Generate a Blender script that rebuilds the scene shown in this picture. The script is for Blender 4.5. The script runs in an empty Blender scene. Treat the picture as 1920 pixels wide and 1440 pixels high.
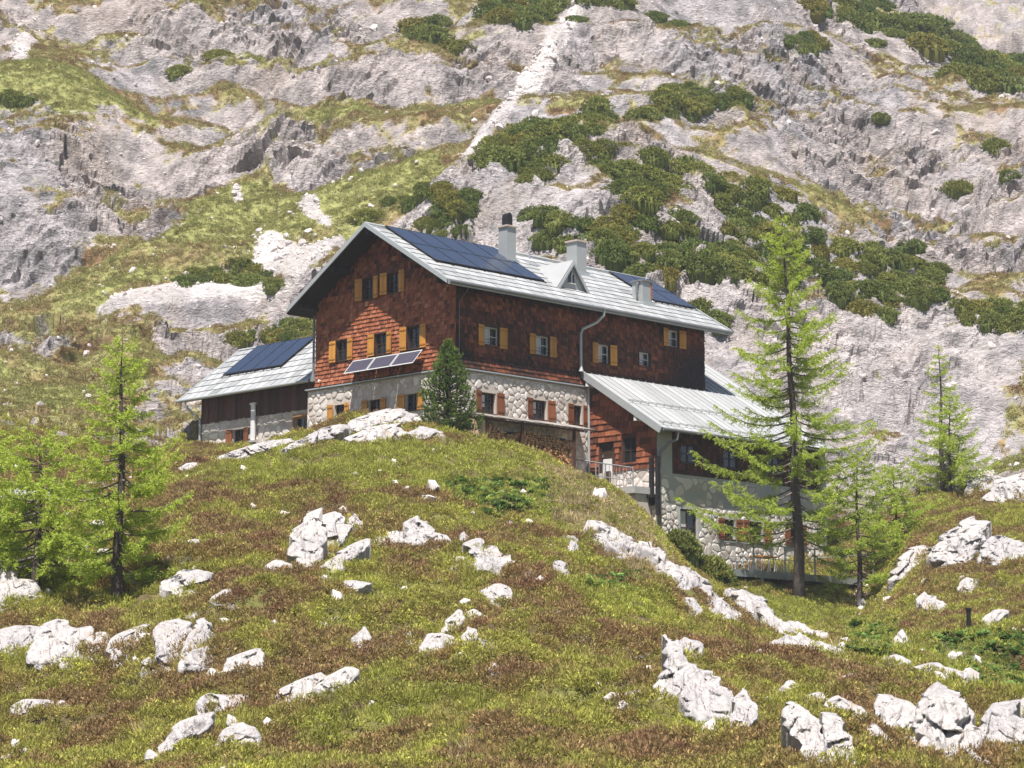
import bpy, bmesh, math, random
import numpy as np
from mathutils import Vector, Matrix

# ------------------------------------------------------------------ camera, sky, sun, exposure
scene = bpy.context.scene
COL = scene.collection
R_ = math.radians
FPX = 4477.0                        # focal length in pixels of a 1920 px wide picture
PITCH = R_(8.32)
cp, sp = math.cos(PITCH), math.sin(PITCH)
cam_d = bpy.data.cameras.new('camera')
cam_d.sensor_width = 36.0
cam_d.lens = FPX / 1920 * 36.0
cam_d.clip_start = 0.5
cam_d.clip_end = 3000
cam = bpy.data.objects.new('camera', cam_d)
cam.location = (0, 0, 0)
cam.rotation_euler = (R_(90) + PITCH, 0, 0)
COL.objects.link(cam)
scene.camera = cam

# hut frame: X' = along the long wall (RV), Y' = along the gable wall (LV)
HA = R_(44.8)
RV = np.array([math.sin(HA), math.cos(HA), 0.0])
LV = np.array([-math.cos(HA), math.sin(HA), 0.0])
SUN = -1.30 * RV - 0.90 * LV + np.array([0, 0, 3.54])
SUN = SUN / np.linalg.norm(SUN)
sun_el = math.asin(SUN[2])
world = bpy.data.worlds.new('World')
scene.world = world
world.use_nodes = True
wn = world.node_tree
wn.nodes.clear()
sky = wn.nodes.new('ShaderNodeTexSky')
sky.sky_type = 'NISHITA'
sky.sun_disc = False
sky.sun_elevation = sun_el
sky.sun_rotation = math.atan2(SUN[0], SUN[1])
sky.altitude = 1700
sky.air_density = 1.0
sky.dust_density = 1.5
bg = wn.nodes.new('ShaderNodeBackground')
bg.inputs['Strength'].default_value = 0.064
wo = wn.nodes.new('ShaderNodeOutputWorld')
wn.links.new(sky.outputs[0], bg.inputs[0])
wn.links.new(bg.outputs[0], wo.inputs[0])
sun_d = bpy.data.lights.new('sun', 'SUN')
sun_d.energy = 5.0
sun_d.angle = R_(0.55)
sun_d.color = (1.0, 0.965, 0.92)
sun_o = bpy.data.objects.new('sun', sun_d)
sun_o.rotation_euler = Vector(-SUN).to_track_quat('-Z', 'Y').to_euler()
sun_o.location = (0, 0, 150)
COL.objects.link(sun_o)
scene.view_settings.view_transform = 'Standard'
scene.view_settings.look = 'None'
scene.view_settings.gamma = 1
scene.view_settings.exposure = 0.90
scene.view_settings.use_curve_mapping = False
scene.cycles.max_bounces = 5
scene.cycles.diffuse_bounces = 3
scene.cycles.glossy_bounces = 2
scene.cycles.transmission_bounces = 2
scene.cycles.volume_bounces = 0
scene.cycles.caustics_reflective = False
scene.cycles.caustics_refractive = False

# ------------------------------------------------------------------ helpers
rng = np.random.default_rng(7)
random.seed(7)

def ray(px, py):
    u = (px - 960) / FPX
    v = (720 - py) / FPX
    return np.array([u, cp - v * sp, sp + v * cp])

def proj(x, y, z):
    d = y * cp + z * sp
    return 960 + FPX * x / d, 720 - FPX * (z * cp - y * sp) / d

def kz(py):                        # z / y of a photo row
    return math.tan(PITCH + math.atan((720 - py) / FPX))

def _h(ix, iy, seed):
    n = (ix.astype(np.int64) * 374761393 + iy.astype(np.int64) * 668265263 + seed * 2147483647) & 0xffffffff
    n = ((n ^ (n >> 13)) * 1274126177) & 0xffffffff
    n = ((n ^ (n >> 16)) * 2246822519) & 0xffffffff
    return ((n ^ (n >> 15)) & 0xffffff) / float(0xffffff)

def vnoise(x, y, seed=0):
    x = np.asarray(x, float); y = np.asarray(y, float)
    ix = np.floor(x); iy = np.floor(y)
    fx = x - ix; fy = y - iy
    fx = fx * fx * fx * (fx * (fx * 6 - 15) + 10); fy = fy * fy * fy * (fy * (fy * 6 - 15) + 10)
    a = _h(ix, iy, seed); b = _h(ix + 1, iy, seed); c = _h(ix, iy + 1, seed); d = _h(ix + 1, iy + 1, seed)
    return a + (b - a) * fx + (c - a) * fy + (a - b - c + d) * fx * fy

def fbm(x, y, seed=0, octs=4, gain=0.5):
    s = 0; amp = 1; tot = 0
    for o in range(octs):
        ca, sa = math.cos(o * 0.7), math.sin(o * 0.7)
        s = s + amp * vnoise(x * ca - y * sa, x * sa + y * ca, seed + o * 17); tot += amp
        amp *= gain; x = x * 2.03; y = y * 2.03
    return s / tot

def ridged(x, y, seed=0, octs=3):
    s = 0; amp = 1; tot = 0
    for o in range(octs):
        s = s + amp * (1 - np.abs(2 * vnoise(x, y, seed + o * 31) - 1)); tot += amp
        amp *= 0.5; x = x * 2.1; y = y * 2.1
    return s / tot

def blocks(x, y, seed=0, tilt=0.8):
    """Faceted cells: every cell has its own height and tilt (about -1..1)."""
    ix = np.floor(x); iy = np.floor(y)
    best = np.full(np.shape(x), 1e9); val = np.zeros(np.shape(x))
    for dx in (-1, 0, 1):
        for dy in (-1, 0, 1):
            cx = ix + dx; cy = iy + dy
            qx = cx + _h(cx, cy, seed); qy = cy + _h(cx, cy, seed + 1)
            d = (x - qx) ** 2 + (y - qy) ** 2
            m = d < best
            v = (_h(cx, cy, seed + 2) * 2 - 1) * 0.8 + tilt * ((x - qx) * (_h(cx, cy, seed + 3) * 2 - 1) + (y - qy) * (_h(cx, cy, seed + 4) * 2 - 1))
            val = np.where(m, v, val); best = np.where(m, d, best)
    return val

def sstep(e0, e1, x):
    t = np.clip((x - e0) / (e1 - e0), 0, 1)
    return t * t * (3 - 2 * t)

def inpoly(x, y, poly):
    x = np.asarray(x); inside = np.zeros(x.shape, bool)
    n = len(poly)
    for i in range(n):
        x0, y0 = poly[i]; x1, y1 = poly[(i + 1) % n]
        if y0 == y1: continue
        c = ((y0 > y) != (y1 > y)) & (x < (x1 - x0) * (y - y0) / (y1 - y0) + x0)
        inside ^= c
    return inside

# ---- materials
def mat(name, rough=0.8, spec=0.3, metallic=0.0):
    m = bpy.data.materials.new(name); m.use_nodes = True
    nt = m.node_tree; b = nt.nodes['Principled BSDF']
    b.inputs['Roughness'].default_value = rough
    b.inputs['Metallic'].default_value = metallic
    b.inputs['Specular IOR Level'].default_value = spec
    return m, nt, b

def node(nt, t, **kw):
    n = nt.nodes.new(t)
    for k, v in kw.items():
        if k in n.inputs.keys():
            if hasattr(v, 'type') and hasattr(v, 'node'): nt.links.new(v, n.inputs[k])
            else: n.inputs[k].default_value = v
        else: setattr(n, k, v)
    return n

def link(nt, a, b): nt.links.new(a, b)

def noise(nt, scale, detail=4, vec=None, rough=0.6, dist=0.0):
    n = node(nt, 'ShaderNodeTexNoise', Scale=scale, Detail=detail, Roughness=rough, Distortion=dist)
    if vec is not None: link(nt, vec, n.inputs['Vector'])
    return n.outputs['Fac']

def ramp(nt, fac, stops, interp='LINEAR'):
    r = nt.nodes.new('ShaderNodeValToRGB'); r.color_ramp.interpolation = interp
    el = r.color_ramp.elements
    while len(el) < len(stops): el.new(0.5)
    for e, (p, c) in zip(el, stops):
        e.position = p; e.color = (*c, 1) if len(c) == 3 else c
    link(nt, fac, r.inputs[0])
    return r.outputs[0]

def mix(nt, fac, a, b, mode='MIX'):
    n = nt.nodes.new('ShaderNodeMix'); n.data_type = 'RGBA'; n.blend_type = mode
    for s, v in ((n.inputs[0], fac), (n.inputs[6], a), (n.inputs[7], b)):
        if hasattr(v, 'node'): link(nt, v, s)
        elif isinstance(v, (int, float)): s.default_value = v if s.type == 'VALUE' else (v, v, v, 1)
        else: s.default_value = (*v, 1)
    return n.outputs[2]

def maths(nt, op, a, b=0.0, c=None):
    n = nt.nodes.new('ShaderNodeMath'); n.operation = op
    for s, v in zip(n.inputs, (a, b, c) if c is not None else (a, b)):
        if hasattr(v, 'node'): link(nt, v, s)
        else: s.default_value = v
    return n.outputs[0]

def attr(nt, name, typ='GEOMETRY'):
    n = nt.nodes.new('ShaderNodeAttribute'); n.attribute_name = name; n.attribute_type = typ
    return n

def bump(nt, bsdf, height, strength=0.5, dist=0.05):
    b = node(nt, 'ShaderNodeBump', Strength=strength, Distance=dist)
    link(nt, height, b.inputs['Height']); link(nt, b.outputs[0], bsdf.inputs['Normal'])

def wpos(nt):
    return nt.nodes.new('ShaderNodeNewGeometry').outputs['Position']

def opos(nt):
    return nt.nodes.new('ShaderNodeTexCoord').outputs['Object']

def scaled(nt, vec, s):
    n = nt.nodes.new('ShaderNodeVectorMath'); n.operation = 'MULTIPLY'
    link(nt, vec, n.inputs[0]); n.inputs[1].default_value = s
    return n.outputs[0]

def simple(name, col, rough=0.7, metallic=0.0, var=0.25, scale=3.0, bumps=0.0, spec=0.3, tone=False):
    """Plain material: colour with soft mottling, optional per-face tone."""
    m, nt, b = mat(name, rough, spec, metallic)
    p = opos(nt)
    f = noise(nt, scale, 5, p)
    c = mix(nt, f, tuple(x * (1 - var) for x in col), tuple(min(1, x * (1 + var)) for x in col))
    if tone:
        a = attr(nt, 'tone').outputs['Fac']
        k = maths(nt, 'MULTIPLY_ADD', a, 1.3, 0.35)
        cc = nt.nodes.new('ShaderNodeCombineColor')
        for i in range(3): link(nt, k, cc.inputs[i])
        c = mix(nt, 1.0, c, cc.outputs[0], 'MULTIPLY')
    link(nt, c, b.inputs['Base Color'])
    if bumps: bump(nt, b, noise(nt, scale * 8, 4, p), bumps, 0.02)
    return m

# ---- meshes
class MB:
    def __init__(s):
        s.v = []; s.f = []; s.t = []; s.m = []
    def add(s, vs, fs, tone=0.5, mi=0):
        o = len(s.v); s.v.extend(tuple(map(float, p)) for p in vs)
        for f in fs:
            s.f.append(tuple(i + o for i in f)); s.t.append(tone); s.m.append(mi)
    def hexa(s, p, tone=0.5, mi=0):       # p: 8 points, bottom 4 then top 4
        s.add(p, [(3, 2, 1, 0), (4, 5, 6, 7), (0, 1, 5, 4), (1, 2, 6, 5), (2, 3, 7, 6), (3, 0, 4, 7)], tone, mi)
    def box(s, x0, x1, y0, y1, z0, z1, tone=0.5, mi=0):
        s.hexa([(x0, y0, z0), (x1, y0, z0), (x1, y1, z0), (x0, y1, z0), (x0, y0, z1), (x1, y0, z1), (x1, y1, z1), (x0, y1, z1)], tone, mi)
    def fbox(s, fr, u0, u1, z0, z1, n0, n1, tone=0.5, mi=0):
        s.hexa([fr(u0, z0, n0), fr(u1, z0, n0), fr(u1, z1, n0), fr(u0, z1, n0), fr(u0, z0, n1), fr(u1, z0, n1), fr(u1, z1, n1), fr(u0, z1, n1)], tone, mi)
    def tube(s, pts, rad, n=8, tone=0.5, mi=0, caps=True):
        pts = [np.array(p, float) for p in pts]
        rad = rad if hasattr(rad, '__len__') else [rad] * len(pts)
        o = len(s.v); prev = None
        for i, p in enumerate(pts):
            t = pts[min(i + 1, len(pts) - 1)] - pts[max(i - 1, 0)]
            t = t / (np.linalg.norm(t) + 1e-9)
            ref = np.array([0, 0, 1.0]) if abs(t[2]) < 0.9 else np.array([1.0, 0, 0])
            if prev is not None: ref = prev
            a = ref - t * ref.dot(t); a /= np.linalg.norm(a) + 1e-9; prev = a
            b = np.cross(t, a)
            for k in range(n):
                w = 2 * math.pi * k / n
                s.v.append(tuple(p + rad[i] * (math.cos(w) * a + math.sin(w) * b)))
        for i in range(len(pts) - 1):
            for k in range(n):
                s.f.append((o + i * n + k, o + i * n + (k + 1) % n, o + (i + 1) * n + (k + 1) % n, o + (i + 1) * n + k)); s.t.append(tone); s.m.append(mi)
        if caps:
            s.f.append(tuple(o + k for k in reversed(range(n)))); s.t.append(tone); s.m.append(mi)
            e = o + (len(pts) - 1) * n
            s.f.append(tuple(e + k for k in range(n))); s.t.append(tone); s.m.append(mi)
    def build(s, name, mats, parent=None, smooth=False, off=(0, 0, 0), recalc=True):
        me = bpy.data.meshes.new(name)
        v = np.array(s.v) + np.array(off)
        me.from_pydata(v.tolist(), [], s.f)
        at = me.attributes.new('tone', 'FLOAT', 'FACE'); at.data.foreach_set('value', np.array(s.t, np.float32))
        mats = mats if isinstance(mats, (list, tuple)) else [mats]
        for m in mats: me.materials.append(m)
        if len(mats) > 1: me.polygons.foreach_set('material_index', np.array(s.m, np.int32))
        if recalc:
            bm = bmesh.new(); bm.from_mesh(me); bmesh.ops.recalc_face_normals(bm, faces=bm.faces); bm.to_mesh(me); bm.free()
        if smooth: me.polygons.foreach_set('use_smooth', np.ones(len(me.polygons), bool))
        me.update()
        return obj(name, me, parent)

def obj(name, me, parent=None):
    o = bpy.data.objects.new(name, me); COL.objects.link(o)
    if parent is not None: o.parent = parent
    return o

def empty(name, loc, rz=0.0):
    o = bpy.data.objects.new(name, None); o.empty_display_size = 0.3
    o.location = loc; o.rotation_euler = (0, 0, rz); COL.objects.link(o)
    return o

def tag(o, label=None, cat=None, group=None, kind=None):
    if label: o['label'] = label
    if cat: o['category'] = cat
    if group: o['group'] = group
    if kind: o['kind'] = kind
    return o

def fast_mesh(name, verts, tris=None, quads=None, smooth=False):
    me = bpy.data.meshes.new(name)
    polys = []
    verts = np.asarray(verts, np.float32)
    idx = []; starts = []; tot = 0; n = 0
    if quads is not None and len(quads):
        q = np.asarray(quads, np.int32); idx.append(q.ravel()); starts.append(tot + 4 * np.arange(len(q))); tot += 4 * len(q); n += len(q)
    if tris is not None and len(tris):
        t = np.asarray(tris, np.int32); idx.append(t.ravel()); starts.append(tot + 3 * np.arange(len(t))); tot += 3 * len(t); n += len(t)
    me.vertices.add(len(verts)); me.vertices.foreach_set('co', verts.ravel())
    me.loops.add(tot); me.loops.foreach_set('vertex_index', np.concatenate(idx).astype(np.int32))
    me.polygons.add(n); me.polygons.foreach_set('loop_start', np.concatenate(starts).astype(np.int32))
    if smooth: me.polygons.foreach_set('use_smooth', np.ones(n, bool))
    me.update(calc_edges=True)
    return me

def vattr(me, name, vals):
    a = me.attributes.new(name, 'FLOAT', 'POINT'); a.data.foreach_set('value', np.asarray(vals, np.float32).ravel())

def cattr(me, name, cols):
    c = np.asarray(cols, np.float32).reshape(-1, 3)
    a = me.attributes.new(name, 'FLOAT_COLOR', 'POINT'); a.data.foreach_set('color', np.concatenate([c, np.ones((len(c), 1), np.float32)], 1).ravel())
# ------------------------------------------------------------------ terrain
r0 = ray(855, 690)
HC = r0 * 110.0 / r0[1]            # near corner of the hut at the height of the ledge

PROF = {   # photo column: (photo row, distance) going away from the camera
 0:    [(1440,58),(1300,64),(1180,70),(1120,74),(1000,84),(900,100),(850,112),(780,128),(700,142),(600,155),(490,171),(400,174),(270,178),(230,183),(100,200),(0,212),(-150,236)],
 120:  [(1440,57.5),(1310,63),(1190,69),(1120,73.5),(1000,83),(910,96),(860,109),(810,128),(720,141),(620,151),(490,169),(400,173),(290,178),(250,183),(100,200),(0,213),(-150,237)],
 240:  [(1440,57),(1330,62),(1200,67),(1120,73),(1000,82),(920,92),(874,104),(854,118),(825,128),(760,134),(640,146),(500,165),(330,184),(200,196),(0,215),(-150,238)],
 480:  [(1440,55),(1330,60),(1180,66),(1060,74),(950,84),(890,95),(856,110),(850,119),(838,124),(700,138),(620,146),(480,166),(330,185),(170,200),(0,216),(-150,240)],
 600:  [(1440,54.5),(1330,60),(1180,66.5),(1080,73),(1000,80),(930,88),(865,98),(825,107),(806,112),(790,125),(560,150),(430,167),(330,182),(170,198),(0,215),(-150,239)],
 720:  [(1440,54),(1300,61),(1180,67),(1080,74),(1000,81),(920,90),(850,99),(810,105),(782,110.5),(790,122),(430,163),(330,180),(170,197),(0,214),(-150,238)],
 860:  [(1440,53),(1300,60),(1180,67),(1080,74),(1000,82),(940,89),(880,97),(832,103),(808,107.5),(825,112),(840,125),(430,157),(345,164),(318,168),(316,179),(170,197),(0,214),(-150,238)],
 1000: [(1440,52),(1300,60),(1180,67),(1080,75),(1000,84),(930,92),(872,100),(852,105),(858,112),(850,125),(500,150),(400,158),(290,167),(265,171),(263,183),(100,203),(0,214),(-150,238)],
 1120: [(1440,52),(1300,60),(1200,66),(1100,74),(1020,83),(960,91),(922,98),(908,103),(925,112),(940,120),(480,149),(350,160),(275,170),(262,174),(260,186),(100,204),(0,215),(-150,239)],
 1190: [(1440,52),(1300,60),(1220,65),(1130,73),(1050,82),(990,90),(950,98),(940,101),(955,108),(962,116),(480,148),(360,160),(290,169),(275,173),(272,186),(120,202),(0,216),(-150,240)],
 1250: [(1440,52),(1300,60),(1240,65),(1150,73),(1090,80),(1066,87),(1040,95),(1036,103),(1034,116),(560,144),(420,156),(330,166),(302,171),(298,185),(170,199),(0,218),(-150,241)],
 1320: [(1440,52),(1320,59),(1240,66),(1180,73),(1130,80),(1120,87),(1118,94),(1106,104),(1086,112),(1070,117),(620,140),(480,152),(370,163),(325,170),(320,185),(170,201),(0,220),(-150,242)],
 1400: [(1440,52),(1340,58),(1260,64),(1210,70),(1192,76),(1186,81),(1182,88),(1150,98),(1116,106),(1094,112),(1080,117),(700,139),(620,143),(520,150),(420,161),(345,170),(338,185),(170,203),(0,222),(-150,244)],
 1480: [(1440,52),(1350,57),(1280,63),(1230,69),(1207,74),(1206,81),(1188,95),(1148,105),(1112,111),(1100,118),(760,137),(690,141),(600,146),(540,152),(440,163),(380,171),(374,185),(200,204),(0,223),(-150,246)],
 1560: [(1440,52),(1350,57),(1290,62),(1250,66),(1226,70),(1223,77),(1198,92),(1165,104),(1137,112),(1112,119),(950,128),(830,136),(700,142),(600,149),(540,157),(440,171),(425,185),(200,206),(20,224),(0,232),(-150,255)],
 1640: [(1440,52.5),(1350,58),(1280,63.5),(1245,68),(1226,74),(1222,79),(1200,90),(1172,102),(1152,110),(1128,116),(1060,122),(960,128),(870,134),(760,141),(660,146),(600,150),(552,157),(470,170),(452,185),(200,207),(35,225),(30,270),(0,276),(-150,298)],
 1720: [(1440,53),(1350,59),(1270,65),(1240,70),(1225,78),(1190,88),(1120,99),(1025,112),(962,122),(928,130),(810,139),(740,143),(620,147),(565,156),(500,166),(480,184),(200,208),(48,226),(45,290),(0,296),(-150,318)],
 1920: [(1440,54),(1350,61),(1300,68),(1280,75),(1200,84),(1180,88),(1080,100),(980,114),(920,124),(870,132),(780,139),(740,141),(620,146),(560,155),(480,168),(300,192),(125,215),(118,280),(0,300),(-150,320)],
}
PROF[-420] = [(p + 12, y + 1) for p, y in PROF[0]]
PROF[-1500] = [(p + 60, y) for p, y in PROF[240]]
PROF[2350] = [(p - 10, y + 1.5) for p, y in PROF[1920]]
PROF[3400] = [(p + 40, y) for p, y in PROF[1720]]

def gauss1(a, sig, axis):
    n = int(3 * sig + 1); k = np.exp(-0.5 * (np.arange(-n, n + 1) / sig) ** 2); k /= k.sum()
    pad = [(0, 0)] * a.ndim; pad[axis] = (n, n)
    ap = np.pad(a, pad, mode='edge')
    return np.apply_along_axis(lambda v: np.convolve(v, k, 'valid'), axis, ap)

YT = np.arange(-20, 420, 0.5)
cols = sorted(PROF)
tab = []
for c in cols:
    pts = PROF[c]
    ys = [-20, 2, 25, 44] + [y for p, y in pts]; zs = [-2.6, -1.7, -1.9, -1.5] + [y * kz(p) for p, y in pts]
    sl = 0.55
    ys.append(420); zs.append(zs[-1] + sl * (420 - ys[-2]))
    tab.append(np.interp(YT, ys, zs))
tab = gauss1(np.array(tab), 2.0, 1)                       # smooth along the distance
PXT = np.arange(-1500, 3401, 12.0)
tabf = np.array([np.interp(PXT, cols, tab[:, i]) for i in range(tab.shape[1])]).T
tabf = gauss1(tabf, 2.6, 0)

def base_z(x, y):
    z = np.zeros_like(x)
    for _ in range(4):
        px = 960 + FPX * x / np.maximum(y * cp + z * sp, 0.5)
        i = np.clip((px - PXT[0]) / 12.0, 0, len(PXT) - 1.001); j = np.clip((y - YT[0]) / 0.5, 0, len(YT) - 1.001)
        i0 = i.astype(int); j0 = j.astype(int); a = i - i0; b = j - j0
        z = (tabf[i0, j0] * (1 - a) * (1 - b) + tabf[i0 + 1, j0] * a * (1 - b) + tabf[i0, j0 + 1] * (1 - a) * b + tabf[i0 + 1, j0 + 1] * a * b)
    return z

S_d = np.linspace(-0.245, 0.245, 581)
S_o = 0.245 + np.cumsum(0.002 * 1.22 ** np.arange(30))
S_g = np.concatenate([-S_o[::-1], S_d, S_o])
Y_g = np.concatenate([np.linspace(3, 44, 14), np.arange(45, 112, 0.15), np.arange(112, 128, 0.22), np.arange(128, 236, 0.19), np.arange(236, 330, 0.7), np.linspace(332, 410, 12)])
SS, YY = np.meshgrid(S_g, Y_g)
XX = SS * YY
ZZ = base_z(XX, YY)
PX, PY = proj(XX, YY, ZZ)

# --- painted zones, given in the photo's rows and columns and carried on the ground from here on
wob = 26 * (fbm(XX * 0.28, YY * 0.28, 5, 4) - 0.5) * 2
wob2 = 20 * (fbm(XX * 0.28 + 40, YY * 0.28, 9, 4) - 0.5) * 2
def zone(polys, grow=1.0):
    m = np.zeros(XX.shape, bool)
    for p in polys: m |= inpoly(PX + wob * grow, PY + wob2 * grow, p)
    return m.astype(float)
MEADOW = [
 [(-200,560),(0,520),(120,482),(300,430),(420,335),(640,335),(870,305),(720,390),(690,415),(640,420),(540,430),(470,480),(330,505),(250,540),(130,570),(0,600),(-200,640)],
 [(-200,740),(0,690),(120,690),(240,620),(340,650),(280,720),(180,750),(60,770),(-200,800)],
 [(90,105),(150,130),(320,260),(280,255),(160,210),(60,185),(-100,190),(-100,140)],
 [(480,190),(640,180),(780,170),(965,152),(930,190),(800,205),(640,215),(500,205)],
 [(1400,180),(1440,205),(1520,200),(1620,168),(1600,190),(1520,215),(1430,222)],
 [(1440,338),(1490,350),(1570,380),(1670,435),(1745,468),(1745,492),(1600,432),(1500,385)],
 [(1820,770),(1960,745),(2100,760),(1960,800),(1860,795)], [(1850,845),(1960,830),(2000,880),(1860,890)],
 [(560,340),(700,330),(860,310),(700,360),(600,380)], [(380,90),(520,75),(540,95),(420,105)], [(1350,125),(1400,120),(1400,170),(1370,165)],
]
SPARSE = [
 [(-300,-100),(980,-100),(930,110),(700,190),(480,180),(330,160),(250,240),(100,130),(-300,200)],
 [(150,230),(330,260),(430,280),(300,300)], [(120,390),(230,380),(330,440),(180,420)],
 [(-200,600),(230,560),(260,600),(120,690),(-200,700)], [(600,220),(880,190),(860,280),(700,240)],
 [(1280,480),(1400,520),(1560,570),(1500,590),(1300,560)], [(1660,940),(1920,900),(1920,1180),(1700,1180),(1640,1080)],
 [(1640,230),(1800,190),(1740,300)],
 [(320,112),(460,92),(640,55),(660,68),(480,112),(340,128)], [(640,70),(760,28),(780,42),(680,82)], [(560,225),(700,215),(860,212),(840,235),(700,240),(580,240)], [(1260,70),(1400,40),(1420,58),(1290,90)], [(1400,140),(1560,150),(1720,140),(1720,160),(1560,172),(1420,160)],
 [(-100,612),(120,578),(330,518),(540,528),(560,545),(340,540),(140,598),(-100,640)], [(60,760),(200,735),(290,720),(330,760),(240,830),(60,840)], [(240,170),(330,165),(480,200),(560,200),(420,225),(300,215)], [(1100,110),(1240,100),(1250,125),(1120,130)],
]
SCREE = [
 [(480,440),(500,425),(560,440),(620,415),(660,430),(600,480),(560,500),(470,480)], [(548,375),(575,362),(600,378),(622,410),(600,412),(570,395)],
 [(866,312),(900,262),(958,160),(1000,100),(1058,26),(1088,-34),(1116,-24),(1066,70),(1006,150),(946,240),(904,314)],
 [(432,330),(450,330),(452,368),(436,370)], [(25,30),(75,28),(60,60),(50,110),(20,110)],
 [(560,500),(480,520),(200,560),(180,552),(420,500)],
]
KNOB = [[(690,420),(780,360),(880,300),(960,295),(1060,280),(1180,330),(1400,450),(1700,560),(1920,560),(1920,760),(1330,760),(1330,620),(1100,480)],
        [(1440,560),(1920,560),(1920,900),(1560,980),(1500,700)]]
house_a = (XX - HC[0]) * RV[0] + (YY - HC[1]) * RV[1]
house_b = (XX - HC[0]) * LV[0] + (YY - HC[1]) * LV[1]
mtn = np.maximum(sstep(122, 136, YY), sstep(118, 124, YY) * (house_b > 11))
far = sstep(240, 270, YY)
meadow = zone(MEADOW); sparse = zone(SPARSE); scree = zone(SCREE, 0.22); knob = zone(KNOB)

# --- relief
scree_s = np.clip(gauss1(gauss1(scree, 4, 0), 4, 1) * 1.3, 0, 1)
meadow_s = np.clip(gauss1(gauss1(meadow, 7, 0), 7, 1), 0, 1)
d1 = (XX * 0.86 + YY * 0.5); d2 = (-XX * 0.5 + YY * 0.86)
wx = 1.6 * (fbm(XX * 0.2, YY * 0.2, 21, 3) - 0.5); wy = 1.6 * (fbm(XX * 0.2 + 9, YY * 0.2, 22, 3) - 0.5)
rough = mtn * np.clip(1.0 - 0.85 * meadow_s - 0.9 * scree_s, 0.1, 1)
big = (fbm(d1 / 16, d2 / 10, 3, 3) - 0.5) * 7.0
ZM = ZZ + mtn * big * sstep(126, 150, YY)
# benches and rock steps
warp = (fbm(d1 / 11, d2 / 8, 121, 4) - 0.5) * 13 + d1 * 0.10
def terrace(z, per, lo):
    t = (z + warp) / per; k = np.floor(t); f = t - k
    g = np.where(f < 0.55, f * lo, 0.55 * lo + (f - 0.55) * (1 - 0.55 * lo) / 0.45)
    return (k + g) * per - warp
benchw = mtn * sstep(128, 140, YY) * (0.45 + 0.45 * (fbm(XX / 15, YY / 15, 131, 2)))
ZM = ZM + benchw * (terrace(ZM, 7.5, 0.30) - ZM) * (1 - np.maximum(0.9 * meadow_s, scree_s))
ZM = ZM + 0.55 * benchw * (terrace(ZM + 3 * wx, 2.1, 0.3) - 3 * wx * 0 - ZM) * (1 - np.maximum(meadow_s, scree_s)) * 0.6
led = (ridged(d1 / 7 + wx * 0.4, d2 / 2.4 + wy * 0.6, 31, 4) - 0.6) * 1.05
blk = blocks(d1 / 3.6 + wx, d2 / 1.6 + wy, 41, 1.0) * 0.30 + blocks(d1 / 1.5 + wx, d2 / 0.62 + wy * 1.4, 51, 1.0) * 0.27 + blocks(d1 / 0.75 + wy, d2 / 0.36 + wx, 61, 1.0) * 0.15
rmod = 0.12 + 1.45 * sstep(0.30, 0.72, fbm(XX / 10, YY / 10, 141, 3))
rel = ZM - ZZ
ndisp = rough * rmod * (led + blk) * (1 + 0.8 * far) + mtn * 0.10 * (fbm(XX * 1.3, YY * 1.3, 77, 3) - 0.5)
near = 1 - mtn
rel += near * ((fbm(XX / 3.5, YY / 3.5, 81, 4) - 0.5) * 1.0 + (fbm(XX / 0.9, YY / 0.9, 83, 3) - 0.5) * 0.45 + blocks(XX / 2.6 + wx, YY / 1.7 + wy, 87, 0.8) * 0.16)
calm = sstep(40, 60, YY)
ZZ = ZZ + rel * calm
# rock relief stands square to the slope
ZS = gauss1(gauss1(ZZ, 5, 0), 5, 1)
sgy = np.gradient(ZS, axis=0) / np.gradient(YY, axis=0); sgx = np.gradient(ZS, axis=1) / np.gradient(XX, axis=1)
nl = np.sqrt(1 + np.clip(sgy, -1.2, 1.2) ** 2)
DX = -np.clip(sgx, -0.6, 0.6) / nl * ndisp * 0.6; DY = -np.clip(sgy, -1.2, 1.2) / nl * ndisp; ZZ = ZZ + ndisp / nl
# ground cut out where the hut stands
inside = ((house_a > 0.1) & (house_a < 17.6) & (house_b > 0.1) & (house_b < 9.8)) | ((house_a > 1.2) & (house_a < 9) & (house_b > 9) & (house_b < 20.0)) | ((house_a > 9.3) & (house_a < 22.0) & (house_b > -4.2) & (house_b < 5))
ZZ = np.where(inside, np.minimum(ZZ, HC[2] - 9.0), ZZ)
hmax = HC[2] + 0.2 - 0.0 * house_a
behind = (house_a > -1) & (house_a < 26) & (house_b > -3) & (house_b < 24) & ~inside & (YY < 138)
ZZ = np.where(behind & (house_b > 9.5), np.minimum(ZZ, HC[2] + 0.3), ZZ)

gz_y, gz_x = np.gradient(ZZ)
dy = np.gradient(YY, axis=0); dxs = np.gradient(XX, axis=1)
gy = gz_y / dy; gx = gz_x / dxs
steep = np.sqrt(gx ** 2 + gy ** 2)
smooth_gy = gauss1(gy, 4, 0)
steep_s = np.sqrt(sgx ** 2 + sgy ** 2) * 0.75 + 0.25 * gauss1(gauss1(steep, 2, 0), 2, 1)
veg = 0.30 * meadow + 0.64 * meadow_s + 0.59 * sparse * (1 - meadow) + 0.50 * mtn * (1 - np.maximum(meadow, sparse)) - 0.16 * knob - 0.06 * sstep(1100, 1500, PX)
veg = veg + 0.30 * (fbm(XX / 5, YY / 5, 91, 4) - 0.5) * 2 - 0.50 * np.clip(steep_s - 0.72, -0.4, 0.9) * (1 - 0.8 * meadow_s)
veg = np.where(scree > 0.5, veg - 0.8, veg)
veg = veg + 0.5 * (fbm(XX / 0.9, YY / 0.7, 93, 3, 0.65) - 0.5)
vf = sstep(0.44, 0.56, veg)
pale = np.clip(scree * 1.0 + 0.22 * knob, 0, 1)
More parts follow.
